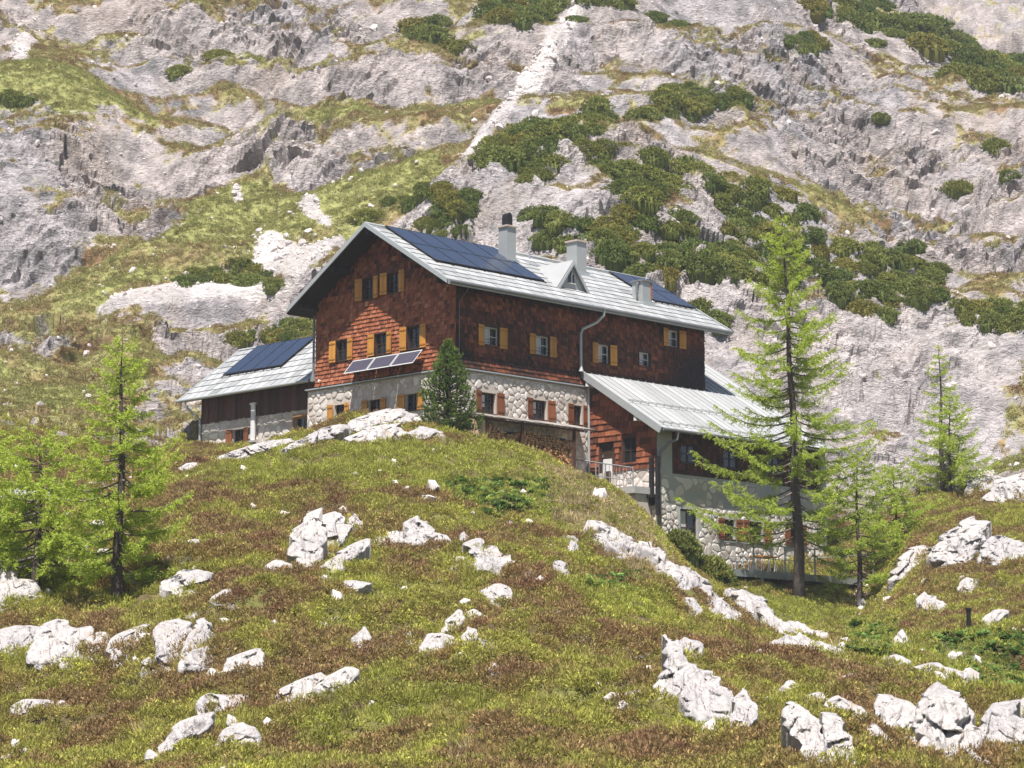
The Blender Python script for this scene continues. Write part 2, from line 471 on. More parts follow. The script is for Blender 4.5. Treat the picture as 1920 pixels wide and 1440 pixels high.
def rampc(f, stops):
    ps = [p for p, c in stops]
    return np.stack([np.interp(f, ps, [c[i] for p, c in stops]) for i in range(3)], -1)
def mixc(f, a, b): return a + (np.asarray(b) - a) * np.asarray(f)[..., None]
nA = fbm(XX / 1.1, YY / 0.8, 151, 4, 0.62); nB = fbm(XX / 10, YY / 10, 161, 3); nC = fbm(XX / 3, YY / 3, 171, 4)
rockc = rampc(nA, [(0.22, (0.25, 0.235, 0.23)), (0.45, (0.42, 0.385, 0.37)), (0.62, (0.53, 0.48, 0.46)), (0.8, (0.64, 0.585, 0.56))])
rockc = rockc * mixc(sstep(0.35, 0.65, nB), np.array([1.03, 1.0, 0.98]), (0.93, 0.945, 0.98))
rockc = mixc(0.38 * sstep(0.60, 0.74, nC), rockc, (0.43, 0.35, 0.29))
rockc = rockc * np.array([0.79, 0.78, 0.785])
rockc = mixc(0.9 * pale * (1 - 0.5 * sstep(0.4, 0.6, nC)), rockc, (0.64, 0.59, 0.565))
gA = fbm(XX / 2.2, YY / 2.2, 181, 4, 0.6); gB = fbm(XX / 8, YY / 8, 191, 3)
lush_g = lush = np.clip(meadow * sstep(0.35, 0.6, gB) + 0.25 * meadow, 0, 1)
grassc = rampc(gA, [(0.25, (0.20, 0.135, 0.07)), (0.42, (0.225, 0.18, 0.085)), (0.58, (0.215, 0.205, 0.08)), (0.75, (0.27, 0.24, 0.115))])
grassc = mixc(0.7 * lush, grassc * 1.1, (0.225, 0.235, 0.08))
grassc = mixc(0.8 * sstep(0.55, 0.7, fbm(XX / 1.6, YY / 1.0, 201, 3)) * (1 - lush), grassc, (0.145, 0.085, 0.05))
soilc = rampc(fbm(XX / 1.5, YY / 1.5, 211, 4), [(0.3, (0.085, 0.060, 0.034)), (0.5, (0.12, 0.095, 0.042)), (0.68, (0.13, 0.125, 0.04))])
gcol = mixc(vf, rockc, grassc)
gcol = mixc(near, gcol, soilc)

def grid_quads(nr, nc):
    a = (np.arange(nr - 1)[:, None] * nc + np.arange(nc - 1)[None, :]).ravel()
    return np.stack([a, a + 1, a + nc + 1, a + nc], 1)
nr, nc = XX.shape
i_split = int(np.searchsorted(Y_g, 128.0))

def terrain_piece(name, i0, i1, material):
    sl = slice(i0, i1)
    V = np.stack([(XX + DX)[sl], (YY + DY)[sl], ZZ[sl]], -1).reshape(-1, 3)
    me = fast_mesh(name, V, quads=grid_quads(i1 - i0, nc), smooth=False)
    me.polygons.foreach_set('use_smooth', np.full(len(me.polygons), name == 'ground'))
    cattr(me, 'col', gcol[sl]); vattr(me, 'rocky', ((1 - vf) * (1 - near))[sl])
    me.materials.append(material)
    o = obj(name, me); o['kind'] = 'structure'
    return o

m_ground, nt, b = mat('ground', 0.95, 0.1)
P = wpos(nt)
rk = attr(nt, 'rocky').outputs['Fac']
fine = noise(nt, 2.6, 5, scaled(nt, P, (1.0, 1.0, 1.6)), 0.72)
k = ramp(nt, fine, [(0.32, (0.70, 0.69, 0.68)), (0.50, (1.0, 1.0, 1.0)), (0.68, (1.30, 1.28, 1.26))])
link(nt, mix(nt, 1.0, attr(nt, 'col').outputs['Color'], k, 'MULTIPLY'), b.inputs['Base Color'])
vo = nt.nodes.new('ShaderNodeTexVoronoi'); vo.feature = 'DISTANCE_TO_EDGE'; vo.inputs['Scale'].default_value = 1.9
wv = nt.nodes.new('ShaderNodeVectorMath'); wv.operation = 'MULTIPLY_ADD'; wn_ = nt.nodes.new('ShaderNodeTexNoise'); wn_.inputs['Scale'].default_value = 0.8; wn_.inputs['Detail'].default_value = 2; link(nt, P, wn_.inputs['Vector'])
link(nt, wn_.outputs['Color'], wv.inputs[0]); wv.inputs[1].default_value = (2.2, 2.2, 2.2); link(nt, scaled(nt, P, (0.55, 0.8, 1.5)), wv.inputs[2]); link(nt, wv.outputs[0], vo.inputs['Vector'])
edge = maths(nt, 'MINIMUM', vo.outputs['Distance'], 0.16)
ck = mix(nt, rk, (1, 1, 1), ramp(nt, edge, [(0.0, (0.74, 0.72, 0.71)), (0.06, (1, 1, 1))]))
base_in = b.inputs['Base Color']; src = base_in.links[0].from_socket
link(nt, mix(nt, 1.0, src, ck, 'MULTIPLY'), base_in)
hsum = maths(nt, 'ADD', fine, maths(nt, 'MULTIPLY', maths(nt, 'MULTIPLY', edge, rk), 1.0))
bn = node(nt, 'ShaderNodeBump', Distance=0.5)
link(nt, hsum, bn.inputs['Height']); link(nt, maths(nt, 'MULTIPLY_ADD', rk, 0.55, 0.25), bn.inputs['Strength']); link(nt, bn.outputs[0], b.inputs['Normal'])

terrain_piece('ground', 0, i_split + 1, m_ground)
terrain_piece('mountain', i_split, nr, m_ground)
# coarse ground round and behind the camera
xs = np.linspace(-260, 260, 27); ys2 = np.linspace(-160, 44, 24)
AX, AY = np.meshgrid(xs, ys2)
AZ = -2.35 + 0.5 * (fbm(AX / 9, AY / 9, 5, 3) - 0.5) + np.where(AY < 0, AY * 0.03, 0) - 0.6 * sstep(20, 44, AY)
me = fast_mesh('meadow', np.stack([AX, AY, AZ], -1).reshape(-1, 3), quads=grid_quads(*AX.shape), smooth=True)
cattr(me, 'col', np.tile((0.09, 0.085, 0.03), (AX.size, 1))); vattr(me, 'rocky', np.zeros(AX.size))
me.materials.append(m_ground); o = obj('meadow', me); o['kind'] = 'structure'

def Tz(x, y):
    """height of the finished ground"""
    x = np.asarray(x, float); y = np.asarray(y, float)
    s = x / y
    j = np.clip(np.interp(s, S_g, np.arange(len(S_g))), 0, nc - 1.001); i = np.clip(np.interp(y, Y_g, np.arange(len(Y_g))), 0, nr - 1.001)
    i0 = i.astype(int); j0 = j.astype(int); a = i - i0; b_ = j - j0
    return ZZ[i0, j0] * (1 - a) * (1 - b_) + ZZ[i0 + 1, j0] * a * (1 - b_) + ZZ[i0, j0 + 1] * (1 - a) * b_ + ZZ[i0 + 1, j0 + 1] * a * b_

_ym = np.arange(46, 330, 0.2)
def hit(px, py, ymin=46.0, ymax=330.0):
    """where the line of sight of a photo pixel first meets the ground"""
    d = ray(px, py); ys = _ym[(_ym >= ymin) & (_ym <= ymax)]
    P = d[None, :] * (ys / d[1])[:, None]
    below = Tz(P[:, 0], P[:, 1]) >= P[:, 2]
    k = int(np.argmax(below)) if below.any() else len(ys) - 1
    return np.array([P[k, 0], P[k, 1], float(Tz(P[k, 0], P[k, 1]))])

def ground_at(px, Y, n=4):
    """point on the ground under photo column px at distance Y"""
    z = 0.1 * Y
    for _ in range(n):
        x = (px - 960) / FPX * (Y * cp + z * sp); z = float(Tz(x, Y))
    return np.array([x, Y, z])
# ------------------------------------------------------------------ the hut
ZB = 10.0                                        # hut base below the ledge
hut = empty('mountain_hut', HC + np.array([0, 0, -ZB]), math.atan2(RV[1], RV[0]))
tag(hut, 'large mountain hut with reddish wood shingles over whitewashed rubble stone and pale metal roofs', 'hut')
OFF = (0, 0, ZB)
def hloc(p): q = np.asarray(p, float); return HC + q[0] * RV + q[1] * LV + np.array([0, 0, q[2]])

def on_a(px, py, a):                             # pixel -> (b, z) on the upright plane X' = a
    r = ray(px, py); t = (HC + RV * a).dot(RV) / r.dot(RV); P = r * t - HC
    return P.dot(LV), P[2]
def on_b(px, py, b):                             # pixel -> (a, z) on the upright plane Y' = b
    r = ray(px, py); t = (HC + LV * b).dot(LV) / r.dot(LV); P = r * t - HC
    return P.dot(RV), P[2]

# ---- materials
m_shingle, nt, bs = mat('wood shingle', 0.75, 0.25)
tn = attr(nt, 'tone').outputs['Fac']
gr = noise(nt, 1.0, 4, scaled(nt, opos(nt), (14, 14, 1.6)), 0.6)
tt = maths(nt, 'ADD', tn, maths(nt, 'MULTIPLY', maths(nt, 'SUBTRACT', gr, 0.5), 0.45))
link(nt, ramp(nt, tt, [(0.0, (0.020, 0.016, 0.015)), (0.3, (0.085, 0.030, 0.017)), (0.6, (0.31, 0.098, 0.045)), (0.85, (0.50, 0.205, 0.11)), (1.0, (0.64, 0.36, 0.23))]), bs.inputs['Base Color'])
bump(nt, bs, gr, 0.5, 0.01)
m_board = simple('dark boards', (0.085, 0.038, 0.024), 0.75, var=0.5, scale=5, tone=True)
m_black = simple('blackened wood', (0.016, 0.015, 0.016), 0.7, var=0.4)
m_stone, nt, bs = mat('limestone rubble', 0.9, 0.2)
tn = attr(nt, 'tone').outputs['Fac']; p = opos(nt)
f = noise(nt, 9, 6, p, 0.7)
c = ramp(nt, maths(nt, 'ADD', maths(nt, 'MULTIPLY', tn, 0.6), maths(nt, 'MULTIPLY', f, 0.5)), [(0.2, (0.38, 0.31, 0.26)), (0.5, (0.60, 0.53, 0.48)), (0.8, (0.76, 0.70, 0.65))])
link(nt, c, bs.inputs['Base Color']); bump(nt, bs, f, 0.7, 0.03)
m_mortar = simple('rough mortar', (0.54, 0.465, 0.40), 0.95, var=0.35, scale=6, bumps=0.8)
m_concrete = simple('grey render', (0.40, 0.39, 0.37), 0.95, var=0.25, scale=1.2, bumps=0.5)
m_shut = simple('ochre painted shutter', (0.52, 0.235, 0.045), 0.55, var=0.2, scale=4, tone=True)
m_shutb = simple('brown stained shutter', (0.22, 0.075, 0.030), 0.6, var=0.25, scale=4, tone=True)
m_frame = simple('dark window frame', (0.055, 0.030, 0.022), 0.6, var=0.3)
m_framew = simple('pale window frame', (0.55, 0.53, 0.50), 0.6, var=0.1)
m_framey = simple('light wood frame', (0.40, 0.22, 0.11), 0.6, var=0.2)
m_glass = simple('window glass', (0.018, 0.020, 0.024), 0.08, var=0.1, spec=0.6)
m_curtain = simple('curtain', (0.55, 0.53, 0.52), 0.9, var=0.1)
m_roof = simple('pale metal roofing', (0.36, 0.36, 0.355), 0.45, 0.0, var=0.14, scale=2.2, spec=0.4, tone=True)
m_trim = simple('zinc trim', (0.44, 0.455, 0.45), 0.5, 0.35, var=0.12)
m_gutter = simple('weathered gutter', (0.20, 0.205, 0.21), 0.5, 0.4, var=0.25)
m_under = simple('roof underlay', (0.05, 0.05, 0.052), 0.85, var=0.2)
m_soffit = simple('dark soffit boards', (0.022, 0.017, 0.015), 0.8, var=0.4)
m_pv = simple('solar glass', (0.022, 0.034, 0.066), 0.2, var=0.15, spec=0.7)
m_pvf = simple('dark panel frame', (0.018, 0.018, 0.02), 0.5, var=0.1)
m_alu = simple('aluminium frame', (0.58, 0.58, 0.57), 0.4, 0.3, var=0.05)
m_chim = simple('sheet metal chimney', (0.36, 0.37, 0.36), 0.55, 0.2, var=0.15, scale=1.5)
m_cap = simple('cap slab', (0.46, 0.37, 0.31), 0.85, var=0.2)
m_brick = simple('old brick', (0.34, 0.13, 0.08), 0.9, var=0.35, scale=6)
m_iron = simple('black iron', (0.014, 0.014, 0.015), 0.55, var=0.2)
m_steel = simple('galvanised steel', (0.36, 0.385, 0.395), 0.5, 0.5, var=0.15, scale=2)
m_plank = simple('silvery plank', (0.50, 0.34, 0.23), 0.8, var=0.35, scale=5, tone=True)
m_grey = simple('grey weathered plank', (0.24, 0.215, 0.195), 0.85, var=0.35, scale=5, tone=True)
m_log = simple('split firewood', (0.42, 0.235, 0.11), 0.85, var=0.35, scale=8, tone=True)
m_white = simple('white painted metal', (0.70, 0.69, 0.68), 0.5, var=0.08)
m_orange = simple('orange table board', (0.62, 0.28, 0.07), 0.5, var=0.15)
m_snow = simple('pale cloth', (0.74, 0.71, 0.69), 0.85, var=0.08)

# frames: (u, z, n outward) -> hut coordinates
F_gab = lambda u, z, n: (-n, u, z)
F_lon = lambda u, z, n: (u, -n, z)
F_ans = lambda u, z, n: (9.05 - n, u, z)
F_anf = lambda u, z, n: (u, -4.45 - n, z)
F_win = lambda u, z, n: (1.0 - n, u, z)

ROOF_Z = lambda b: 3.93 + 0.61 * (min(b, 10.04 - b) + 0.75)

# ---- windows: (frame, u0, u1, z0, z1 of window plus shutters, shutter width, style)
WINS = [
 (F_gab, 5.31, 6.95, 4.02, 5.10, .43, 'y', 'gable'), (F_gab, 3.48, 5.17, 4.10, 5.16, .43, 'y', 'gable'),
 (F_gab, 7.17, 8.89, 1.20, 2.26, .43, 'y', 'gable'), (F_gab, 4.32, 6.06, 1.20, 2.26, .43, 'y', 'gable'), (F_gab, 1.98, 3.77, 1.22, 2.34, .43, 'y', 'gable'),
 (F_gab, 7.37, 9.00, -1.74, -0.90, .40, 'y', 'stone'), (F_gab, 4.75, 6.48, -1.74, -0.90, .40, 'y', 'stone'), (F_gab, 2.15, 3.85, -1.72, -0.88, .42, 'y', 'stone'),
 (F_lon, 1.31, 3.24, 1.24, 2.24, .46, 'y', 'long'), (F_lon, 4.80, 6.69, 1.22, 2.22, .46, 'y', 'long'), (F_lon, 9.25, 11.0, 1.28, 2.30, .44, 'y', 'long'), (F_lon, 14.53, 16.27, 2.74, 3.66, .44, 'y', 'long'),
 (F_lon, 12.76, 13.60, 1.46, 2.26, 0, 'n', 'long'),
 (F_lon, 1.15, 3.06, -1.96, -0.92, .45, 'b', 'stonel'), (F_lon, 4.61, 6.53, -1.93, -0.93, .45, 'b', 'stonel'), (F_lon, 7.50, 9.00, -1.93, -0.93, .42, 'b', 'stonel'),
 (F_anf, 10.7, 12.0, -8.0, -6.12, 0, 'd', 'annexf'), (F_anf, 13.42, 15.30, -7.45, -6.42, .50, 'b', 'annexf'), (F_anf, 15.36, 17.48, -7.45, -6.40, .50, 'b', 'annexf'), (F_anf, 18.62, 20.4, -7.45, -6.42, .48, 'b', 'annexf'),
 (F_anf, 11.0, 12.2, -3.9, -2.95, 0, 'n', 'annexp'), (F_anf, 14.2, 15.4, -3.9, -2.95, 0, 'n', 'annexp'), (F_anf, 17.6, 18.8, -3.9, -2.95, 0, 'n', 'annexp'),
 (F_ans, -1.62, -0.72, -4.75, -2.72, 0, 'door', 'annexs'), (F_ans, -3.12, -2.22, -4.02, -2.66, 0, 'n', 'annexs'),
 (F_win, *sorted((on_a(469, 800, 1.0)[0], on_a(428, 800, 1.0)[0])), -2.12, -1.22, .42, 'b', 'wing'),
 (F_win, *sorted((on_a(579, 790, 1.0)[0], on_a(552, 790, 1.0)[0])), -2.45, -1.02, 0, 'wood', 'wing'),
]
HOLES = {}
for fr, u0, u1, z0, z1, sw, st, wall in WINS:
    HOLES.setdefault(id(fr), []).append((u0 + sw, u1 - sw, z0 + 0.03, z1 - 0.03))

def wall_mesh(name, fr, u0, u1, z0, z1, material, depth=0.22, cuts=(), n=0.0):
    holes = [h for h in HOLES.get(id(fr), []) if h[0] < u1 and h[1] > u0 and h[2] < z1 and h[3] > z0]
    us = sorted({u0, u1, *[min(max(x, u0), u1) for h in holes for x in h[:2]]}); zs = sorted({z0, z1, *[min(max(x, z0), z1) for h in holes for x in h[2:]]})
    mb = MB()
    for i in range(len(us) - 1):
        for j in range(len(zs) - 1):
            uc, zc = (us[i] + us[i + 1]) / 2, (zs[j] + zs[j + 1]) / 2
            if any(h[0] < uc < h[1] and h[2] < zc < h[3] for h in holes): continue
            mb.add([fr(us[i], zs[j], n), fr(us[i + 1], zs[j], n), fr(us[i + 1], zs[j + 1], n), fr(us[i], zs[j + 1], n)], [(0, 1, 2, 3)])
    for h in holes:
        a, b_, c_, d_ = h
        for (p, q) in (((a, c_), (b_, c_)), ((b_, c_), (b_, d_)), ((b_, d_), (a, d_)), ((a, d_), (a, c_))):
            mb.add([fr(*p, n), fr(*q, n), fr(*q, n - depth), fr(*p, n - depth)], [(0, 1, 2, 3)])
    return mb

def bisect(o, planes):
    bm = bmesh.new(); bm.from_mesh(o.data)
    for co, no in planes:
        bmesh.ops.bisect_plane(bm, geom=bm.verts[:] + bm.edges[:] + bm.faces[:], plane_co=co, plane_no=no, clear_outer=True)
    bm.to_mesh(o.data); bm.free()

# ---- walls
wg = wall_mesh('gable', F_gab, 0, 10.04, 0, 7.5, m_board).build('gable_wall', m_board, hut, off=OFF, recalc=False)
SL = 0.61; nn_ = np.array([0, -SL, 1.0]) / math.hypot(1, SL)
bisect(wg, [((0, -0.75, 3.93 - 0.05 + ZB), (0, -SL, 1)), ((0, 10.79, 3.93 - 0.05 + ZB), (0, SL, 1))])
wl_ = wall_mesh('long', F_lon, 0, 17.9, 0, 4.36, m_board).build('long_wall', m_board, hut, off=OFF, recalc=False)
gs = wall_mesh('stone', F_gab, -0.02, 10.62, -4.2, 0, m_mortar, 0.3).build('gable_stone_base', m_mortar, hut, off=OFF, recalc=False)
ls = wall_mesh('stone', F_lon, 0, 9.05, -5.2, 0, m_mortar, 0.3).build('long_stone_base', m_mortar, hut, off=OFF, recalc=False)
an_f = wall_mesh('stone', F_anf, 9.05, 22.2, -10, -4.5, m_concrete, 0.32)
an_f.fbox(F_anf, 9.05, 10.15, -4.5, -2.45, -0.3, 0.0); an_f.fbox(F_anf, 21.8, 22.2, -4.5, -2.45, -0.3, 0.0)
an_f = an_f.build('annex_front_wall', m_concrete, hut, off=OFF, recalc=False)
an_p = wall_mesh('panel', F_anf, 10.15, 21.8, -4.5, -2.0, m_board, 0.1, n=-0.18).build('annex_front_panel', m_board, hut, off=OFF, recalc=False)
an_s = wall_mesh('side', F_ans, -4.45, 0, -4.3, 0.75, m_board).build('annex_side_wall', m_board, hut, off=OFF, recalc=False)
bisect(an_s, [((0, 0, 0.62 + ZB), (0, -0.627, 1))])
an_b = MB(); an_b.fbox(F_ans, -4.45, 0, -10, -4.3, -0.25, 0); an_b = an_b.build('annex_side_base', m_mortar, hut, off=OFF)
wi_w = wall_mesh('wing', F_win, 10.3, 20.4, -4, -0.58, m_concrete, 0.25).build('wing_stone_wall', m_mortar, hut, off=OFF, recalc=False)
wi_b = wall_mesh('wing', F_win, 10.3, 20.4, -0.58, 0.9, m_board, 0.1, n=0.03).build('wing_board_wall', m_board, hut, off=OFF, recalc=False)
# closed sides and backs
mb = MB()
mb.add([(17.9, 0, -9), (17.9, 10.04, -9), (17.9, 10.04, 4.3), (17.9, 5.02, 7.35), (17.9, 0, 4.3)], [(0, 1, 2, 3, 4)])
mb.add([(0, 10.04, -5), (17.9, 10.04, -5), (17.9, 10.04, 4.3), (0, 10.04, 4.3)], [(0, 1, 2, 3)])
mb.build('rear_walls', m_shingle, hut, off=OFF, recalc=False)
mb = MB()
mb.add([(0, 10.62, -5), (0.9, 10.62, -5), (0.9, 10.62, 0), (0, 10.62, 0)], [(0, 1, 2, 3)])
mb.build('corner_wall', m_mortar, hut, off=OFF, recalc=False); mb = MB()
mb.add([(1, 20.4, -5), (8.6, 20.4, -5), (8.6, 20.4, 0.8), (4.8, 20.4, 3.5), (1, 20.4, 0.8)], [(0, 1, 2, 3, 4)])
mb.add([(8.6, 10.3, -5), (8.6, 20.4, -5), (8.6, 20.4, 0.8), (8.6, 10.3, 0.8)], [(0, 1, 2, 3)])
mb.build('wing_end_walls', m_mortar, hut, off=OFF, recalc=False); mb = MB()
mb.add([(22.2, -4.45, -10), (22.2, 5, -10), (22.2, 5, 3.4), (22.2, -4.45, -2.5)], [(0, 1, 2, 3)])
mb.add([(17.9, 5, -10), (22.2, 5, -10), (22.2, 5, 3.4), (17.9, 5, 3.4)], [(0, 1, 2, 3)])
mb.build('annex_end_walls', m_mortar, hut, off=OFF, recalc=False)

# ---- wood shingles, every one a piece
def shingle_list(fr, u0, u1, z0, z1, top=None, row=0.20, n0=0.0, flare=None, seed=1, tonef=None, wmin=.12, wmax=.27):
    rg = np.random.default_rng(seed); out = []
    holes = HOLES.get(id(fr), [])
    z = z0; k = 0
    while z < z1:
        u = u0 - rg.uniform(0, .2)
        while u < u1:
            w = rg.uniform(wmin, wmax); a, b_ = max(u, u0), min(u + w, u1); u += w
            if b_ - a < .05: continue
            uc = (a + b_) / 2; h = min(row * 1.30, (top(uc) - z) if top else z1 - z + .02)
            if h < 0.08: continue
            zc = z + row / 2
            if any(h0 - .03 < uc < h1 + .03 and h2 - .06 < zc < h3 + .06 for h0, h1, h2, h3 in holes): continue
            for h0, h1, h2, h3 in holes:
                if h2 - .06 < zc < h3 + .06:
                    if a < h0 - .02 < b_: b_ = h0 - .02
                    if a < h1 + .02 < b_: a = h1 + .02
            fl = flare(zc) if flare else 0
            fl2 = flare(zc + row) if flare else 0
            out.append((fr, a + .008, b_ - .008, z + rg.uniform(-.012, .012), z + h, n0 + .062 + fl + rg.uniform(-.008, .012), n0 + .012 + fl2, tonef(uc, zc, rg)))
        z += row; k += 1
    return out

def shingle_mb(mb, s):
    fr, a, b_, z0, z1, nb, ntp, t = s
    mb.hexa([fr(a, z0, nb - .025), fr(b_, z0, nb - .025), fr(b_, z0, nb), fr(a, z0, nb), fr(a, z1, ntp - .012), fr(b_, z1, ntp - .012), fr(b_, z1, ntp), fr(a, z1, ntp)], t)

roofb = lambda b: 3.93 - 0.12 + 0.61 * (min(b, 10.04 - b) + 0.75)
flare = lambda z: 0.06 * max(0, 1 - z / 0.62) ** 1.4
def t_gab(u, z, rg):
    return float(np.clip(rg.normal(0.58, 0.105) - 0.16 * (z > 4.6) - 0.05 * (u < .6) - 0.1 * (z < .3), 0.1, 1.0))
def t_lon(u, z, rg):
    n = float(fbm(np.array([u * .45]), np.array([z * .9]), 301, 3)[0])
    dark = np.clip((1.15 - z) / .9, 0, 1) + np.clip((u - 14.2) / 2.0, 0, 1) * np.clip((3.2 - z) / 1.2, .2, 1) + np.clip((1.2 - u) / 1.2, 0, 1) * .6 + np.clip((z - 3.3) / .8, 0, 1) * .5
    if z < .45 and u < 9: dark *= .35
    return float(np.clip(rg.normal(0.36, 0.09) + (n - .5) * .5 - .36 * min(dark, 1.1), 0.02, 0.9))  # low mean tone puts the wall's shade into the colour; dark adds weathering
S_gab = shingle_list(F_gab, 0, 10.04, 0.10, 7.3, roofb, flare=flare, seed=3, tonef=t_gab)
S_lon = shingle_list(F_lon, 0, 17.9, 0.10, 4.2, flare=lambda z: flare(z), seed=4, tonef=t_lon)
t_ans = lambda u, z, rg: float(np.clip(rg.normal(.46, .10), .15, .8))
S_ans = shingle_list(F_ans, -4.45, 0, -4.3, 0.7, lambda b: 0.45 + 0.627 * b, row=.30, seed=5, tonef=t_ans, wmin=.2, wmax=.5)
t_anf = lambda u, z, rg: float(np.clip(rg.normal(.26, .08), .03, .6))
S_anf = shingle_list(F_anf, 10.15, 21.8, -4.5, -2.3, row=.26, n0=-.18, seed=6, tonef=t_anf)
def lit(s):
    uc, zc = (s[1] + s[2]) / 2, s[3]
    return 1.2 < uc < 9.9 and zc < 4.0 - abs(uc - 5.92) * .62 + .25 and zc > 0.9
single = [s for s in S_gab if lit(s)]
rgx = np.random.default_rng(2)
single.sort(key=lambda s: -(s[2] - s[1]))
single = single[:296]
sid = {id(s) for s in single}
for s in single:
    mb = MB(); shingle_mb(mb, s); mb.build('shingle', m_shingle, wg, off=OFF, recalc=False)
def joined(lst, parent, m=m_shingle, name='shingle'):
    mb = MB()
    for s in lst:
        if id(s) not in sid: shingle_mb(mb, s)
    o = mb.build(name, m, parent, off=OFF, recalc=False); o['kind'] = 'stuff'
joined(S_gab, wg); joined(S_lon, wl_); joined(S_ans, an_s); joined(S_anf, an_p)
# vertical boards on the wing
mb = MB(); u = 10.3; rg = np.random.default_rng(8)
while u < 20.4:
    w = rg.uniform(.16, .26); mb.fbox(F_win, u + .006, min(u + w, 20.4) - .006, -0.70 + rg.uniform(-.03, .03), .85, .03, .055, float(rg.uniform(.1, .9))); u += w
o = mb.build('board', m_board, wi_b, off=OFF); o['kind'] = 'stuff'

# ---- rubble stones
def clip_poly(poly, p, q):                       # keep the side nearer to p
    mx = ((p[0] + q[0]) / 2, (p[1] + q[1]) / 2); nx = (q[0] - p[0], q[1] - p[1]); out = []
    f = lambda a: (a[0] - mx[0]) * nx[0] + (a[1] - mx[1]) * nx[1]
    for i in range(len(poly)):
        a, b_ = poly[i], poly[(i + 1) % len(poly)]; fa, fb = f(a), f(b_)
        if fa <= 0: out.append(a)
        if fa * fb < 0:
            t = fa / (fa - fb); out.append((a[0] + (b_[0] - a[0]) * t, a[1] + (b_[1] - a[1]) * t))
    return out

def stones(fr, u0, u1, z0, z1, cu=.44, cz=.30, seed=1, keep=1.0, proud=.036, n0=0.0):
    rg = np.random.default_rng(seed); pts = {}
    nu, nz = int((u1 - u0) / cu) + 1, int((z1 - z0) / cz) + 1
    for i in range(-1, nu + 1):
        for j in range(-1, nz + 1):
            pts[i, j] = (u0 + (i + .5 + (j % 2) * .45 + rg.uniform(-.44, .44)) * cu, z0 + (j + .5 + rg.uniform(-.42, .42)) * cz)
    for key in [k_ for k_ in pts if rg.random() < .24]: del pts[key]
    holes = HOLES.get(id(fr), []); out = []
    for (i, j), p in pts.items():
        if i < 0 or j < 0 or rg.random() > keep: continue
        poly = [(p[0] - 1, p[1] - 1), (p[0] + 1, p[1] - 1), (p[0] + 1, p[1] + 1), (p[0] - 1, p[1] + 1)]
        for di in (-2, -1, 0, 1, 2):
            for dj in (-2, -1, 0, 1, 2):
                q = pts.get((i + di, j + dj))
                if q and (di or dj): poly = clip_poly(poly, p, q)
        poly = [(min(max(a, u0), u1), min(max(b_, z0), z1)) for a, b_ in poly]
        if len(poly) < 3: continue
        cx = sum(a for a, _ in poly) / len(poly); cz_ = sum(b_ for _, b_ in poly) / len(poly)
        sh = rg.uniform(.80, .93)
        poly = [(cx + (a - cx) * sh, cz_ + (b_ - cz_) * sh) for a, b_ in poly]
        ch = []
        for k in range(len(poly)):                # one round of corner cutting
            a, b_ = poly[k], poly[(k + 1) % len(poly)]
            ch += [(a[0] * .76 + b_[0] * .24, a[1] * .76 + b_[1] * .24), (a[0] * .24 + b_[0] * .76, a[1] * .24 + b_[1] * .76)]
        poly = ch
        us_ = [a for a, _ in poly]; zs_ = [b_ for _, b_ in poly]
        if max(us_) - min(us_) < .12 or max(zs_) - min(zs_) < .08: continue
        if any(min(us_) < h1 + .05 and max(us_) > h0 - .05 and min(zs_) < h3 + .08 and max(zs_) > h2 - .05 for h0, h1, h2, h3 in holes): continue
        out.append((fr, poly, (cx, cz_), n0 + proud * rg.uniform(.5, 1.3), float(np.clip(rg.normal(.5, .22), 0, 1)), n0, (rg.uniform(-.03, .03), rg.uniform(-.03, .03))))
    return out

def stone_mb(mb, s):
    fr, poly, c, pr, t, n0, tl = s; k = len(poly)
    v = [fr(a, b_, n0 - .03) for a, b_ in poly] + [fr(c[0] + (a - c[0]) * .9, c[1] + (b_ - c[1]) * .9, pr * .75 + n0 * .25 + (a - c[0]) * tl[0]) for a, b_ in poly]
    v += [fr(c[0] + (a - c[0]) * .55, c[1] + (b_ - c[1]) * .55, pr + (b_ - c[1]) * tl[1]) for a, b_ in poly]
    f_ = [(i, (i + 1) % k, k + (i + 1) % k, k + i) for i in range(k)] + [(k + i, k + (i + 1) % k, 2 * k + (i + 1) % k, 2 * k + i) for i in range(k)] + [tuple(range(2 * k, 3 * k))]
    mb.add(v, f_, t)

ST = [(stones(F_gab, 0.0, 10.62, -4.0, -0.08, seed=11), gs), (stones(F_lon, 0.0, 9.0, -5.0, -0.08, .38, .25, seed=12), ls),
      (stones(F_anf, 9.1, 22.1, -10.0, -6.0, .38, .25, seed=13), an_f), (stones(F_anf, 9.1, 22.1, -6.0, -4.6, .55, .4, seed=14, keep=.7, proud=.03), an_f),
      (stones(F_ans, -4.4, 0, -9.0, -4.35, .36, .25, seed=15), an_b), (stones(F_win, 10.6, 20.3, -3.5, -0.72, .5, .36, seed=16, proud=.035), wi_w)]
allst = [(s, par) for lst, par in ST for s in lst]
def st_area(s): us_ = [a for a, _ in s[1]]; zs_ = [b_ for _, b_ in s[1]]; return (max(us_) - min(us_)) * (max(zs_) - min(zs_))
vis = lambda s, par: (par is gs and s[2][1] > -2.1 and s[2][0] > 3) or (par is ls and s[2][1] > -2.1) or (par is an_f and -8.3 < s[2][1] < -6 and s[2][0] < 22) or (par is wi_w and s[2][1] > -2.6) or (par is an_b and s[2][1] > -6)
cand = sorted([x for x in allst if vis(*x)], key=lambda x: -st_area(x[0]))[:298]
cid = {id(x[0]) for x in cand}
for s, par in cand:
    mb = MB(); stone_mb(mb, s); mb.build('stone', m_stone, par, off=OFF)
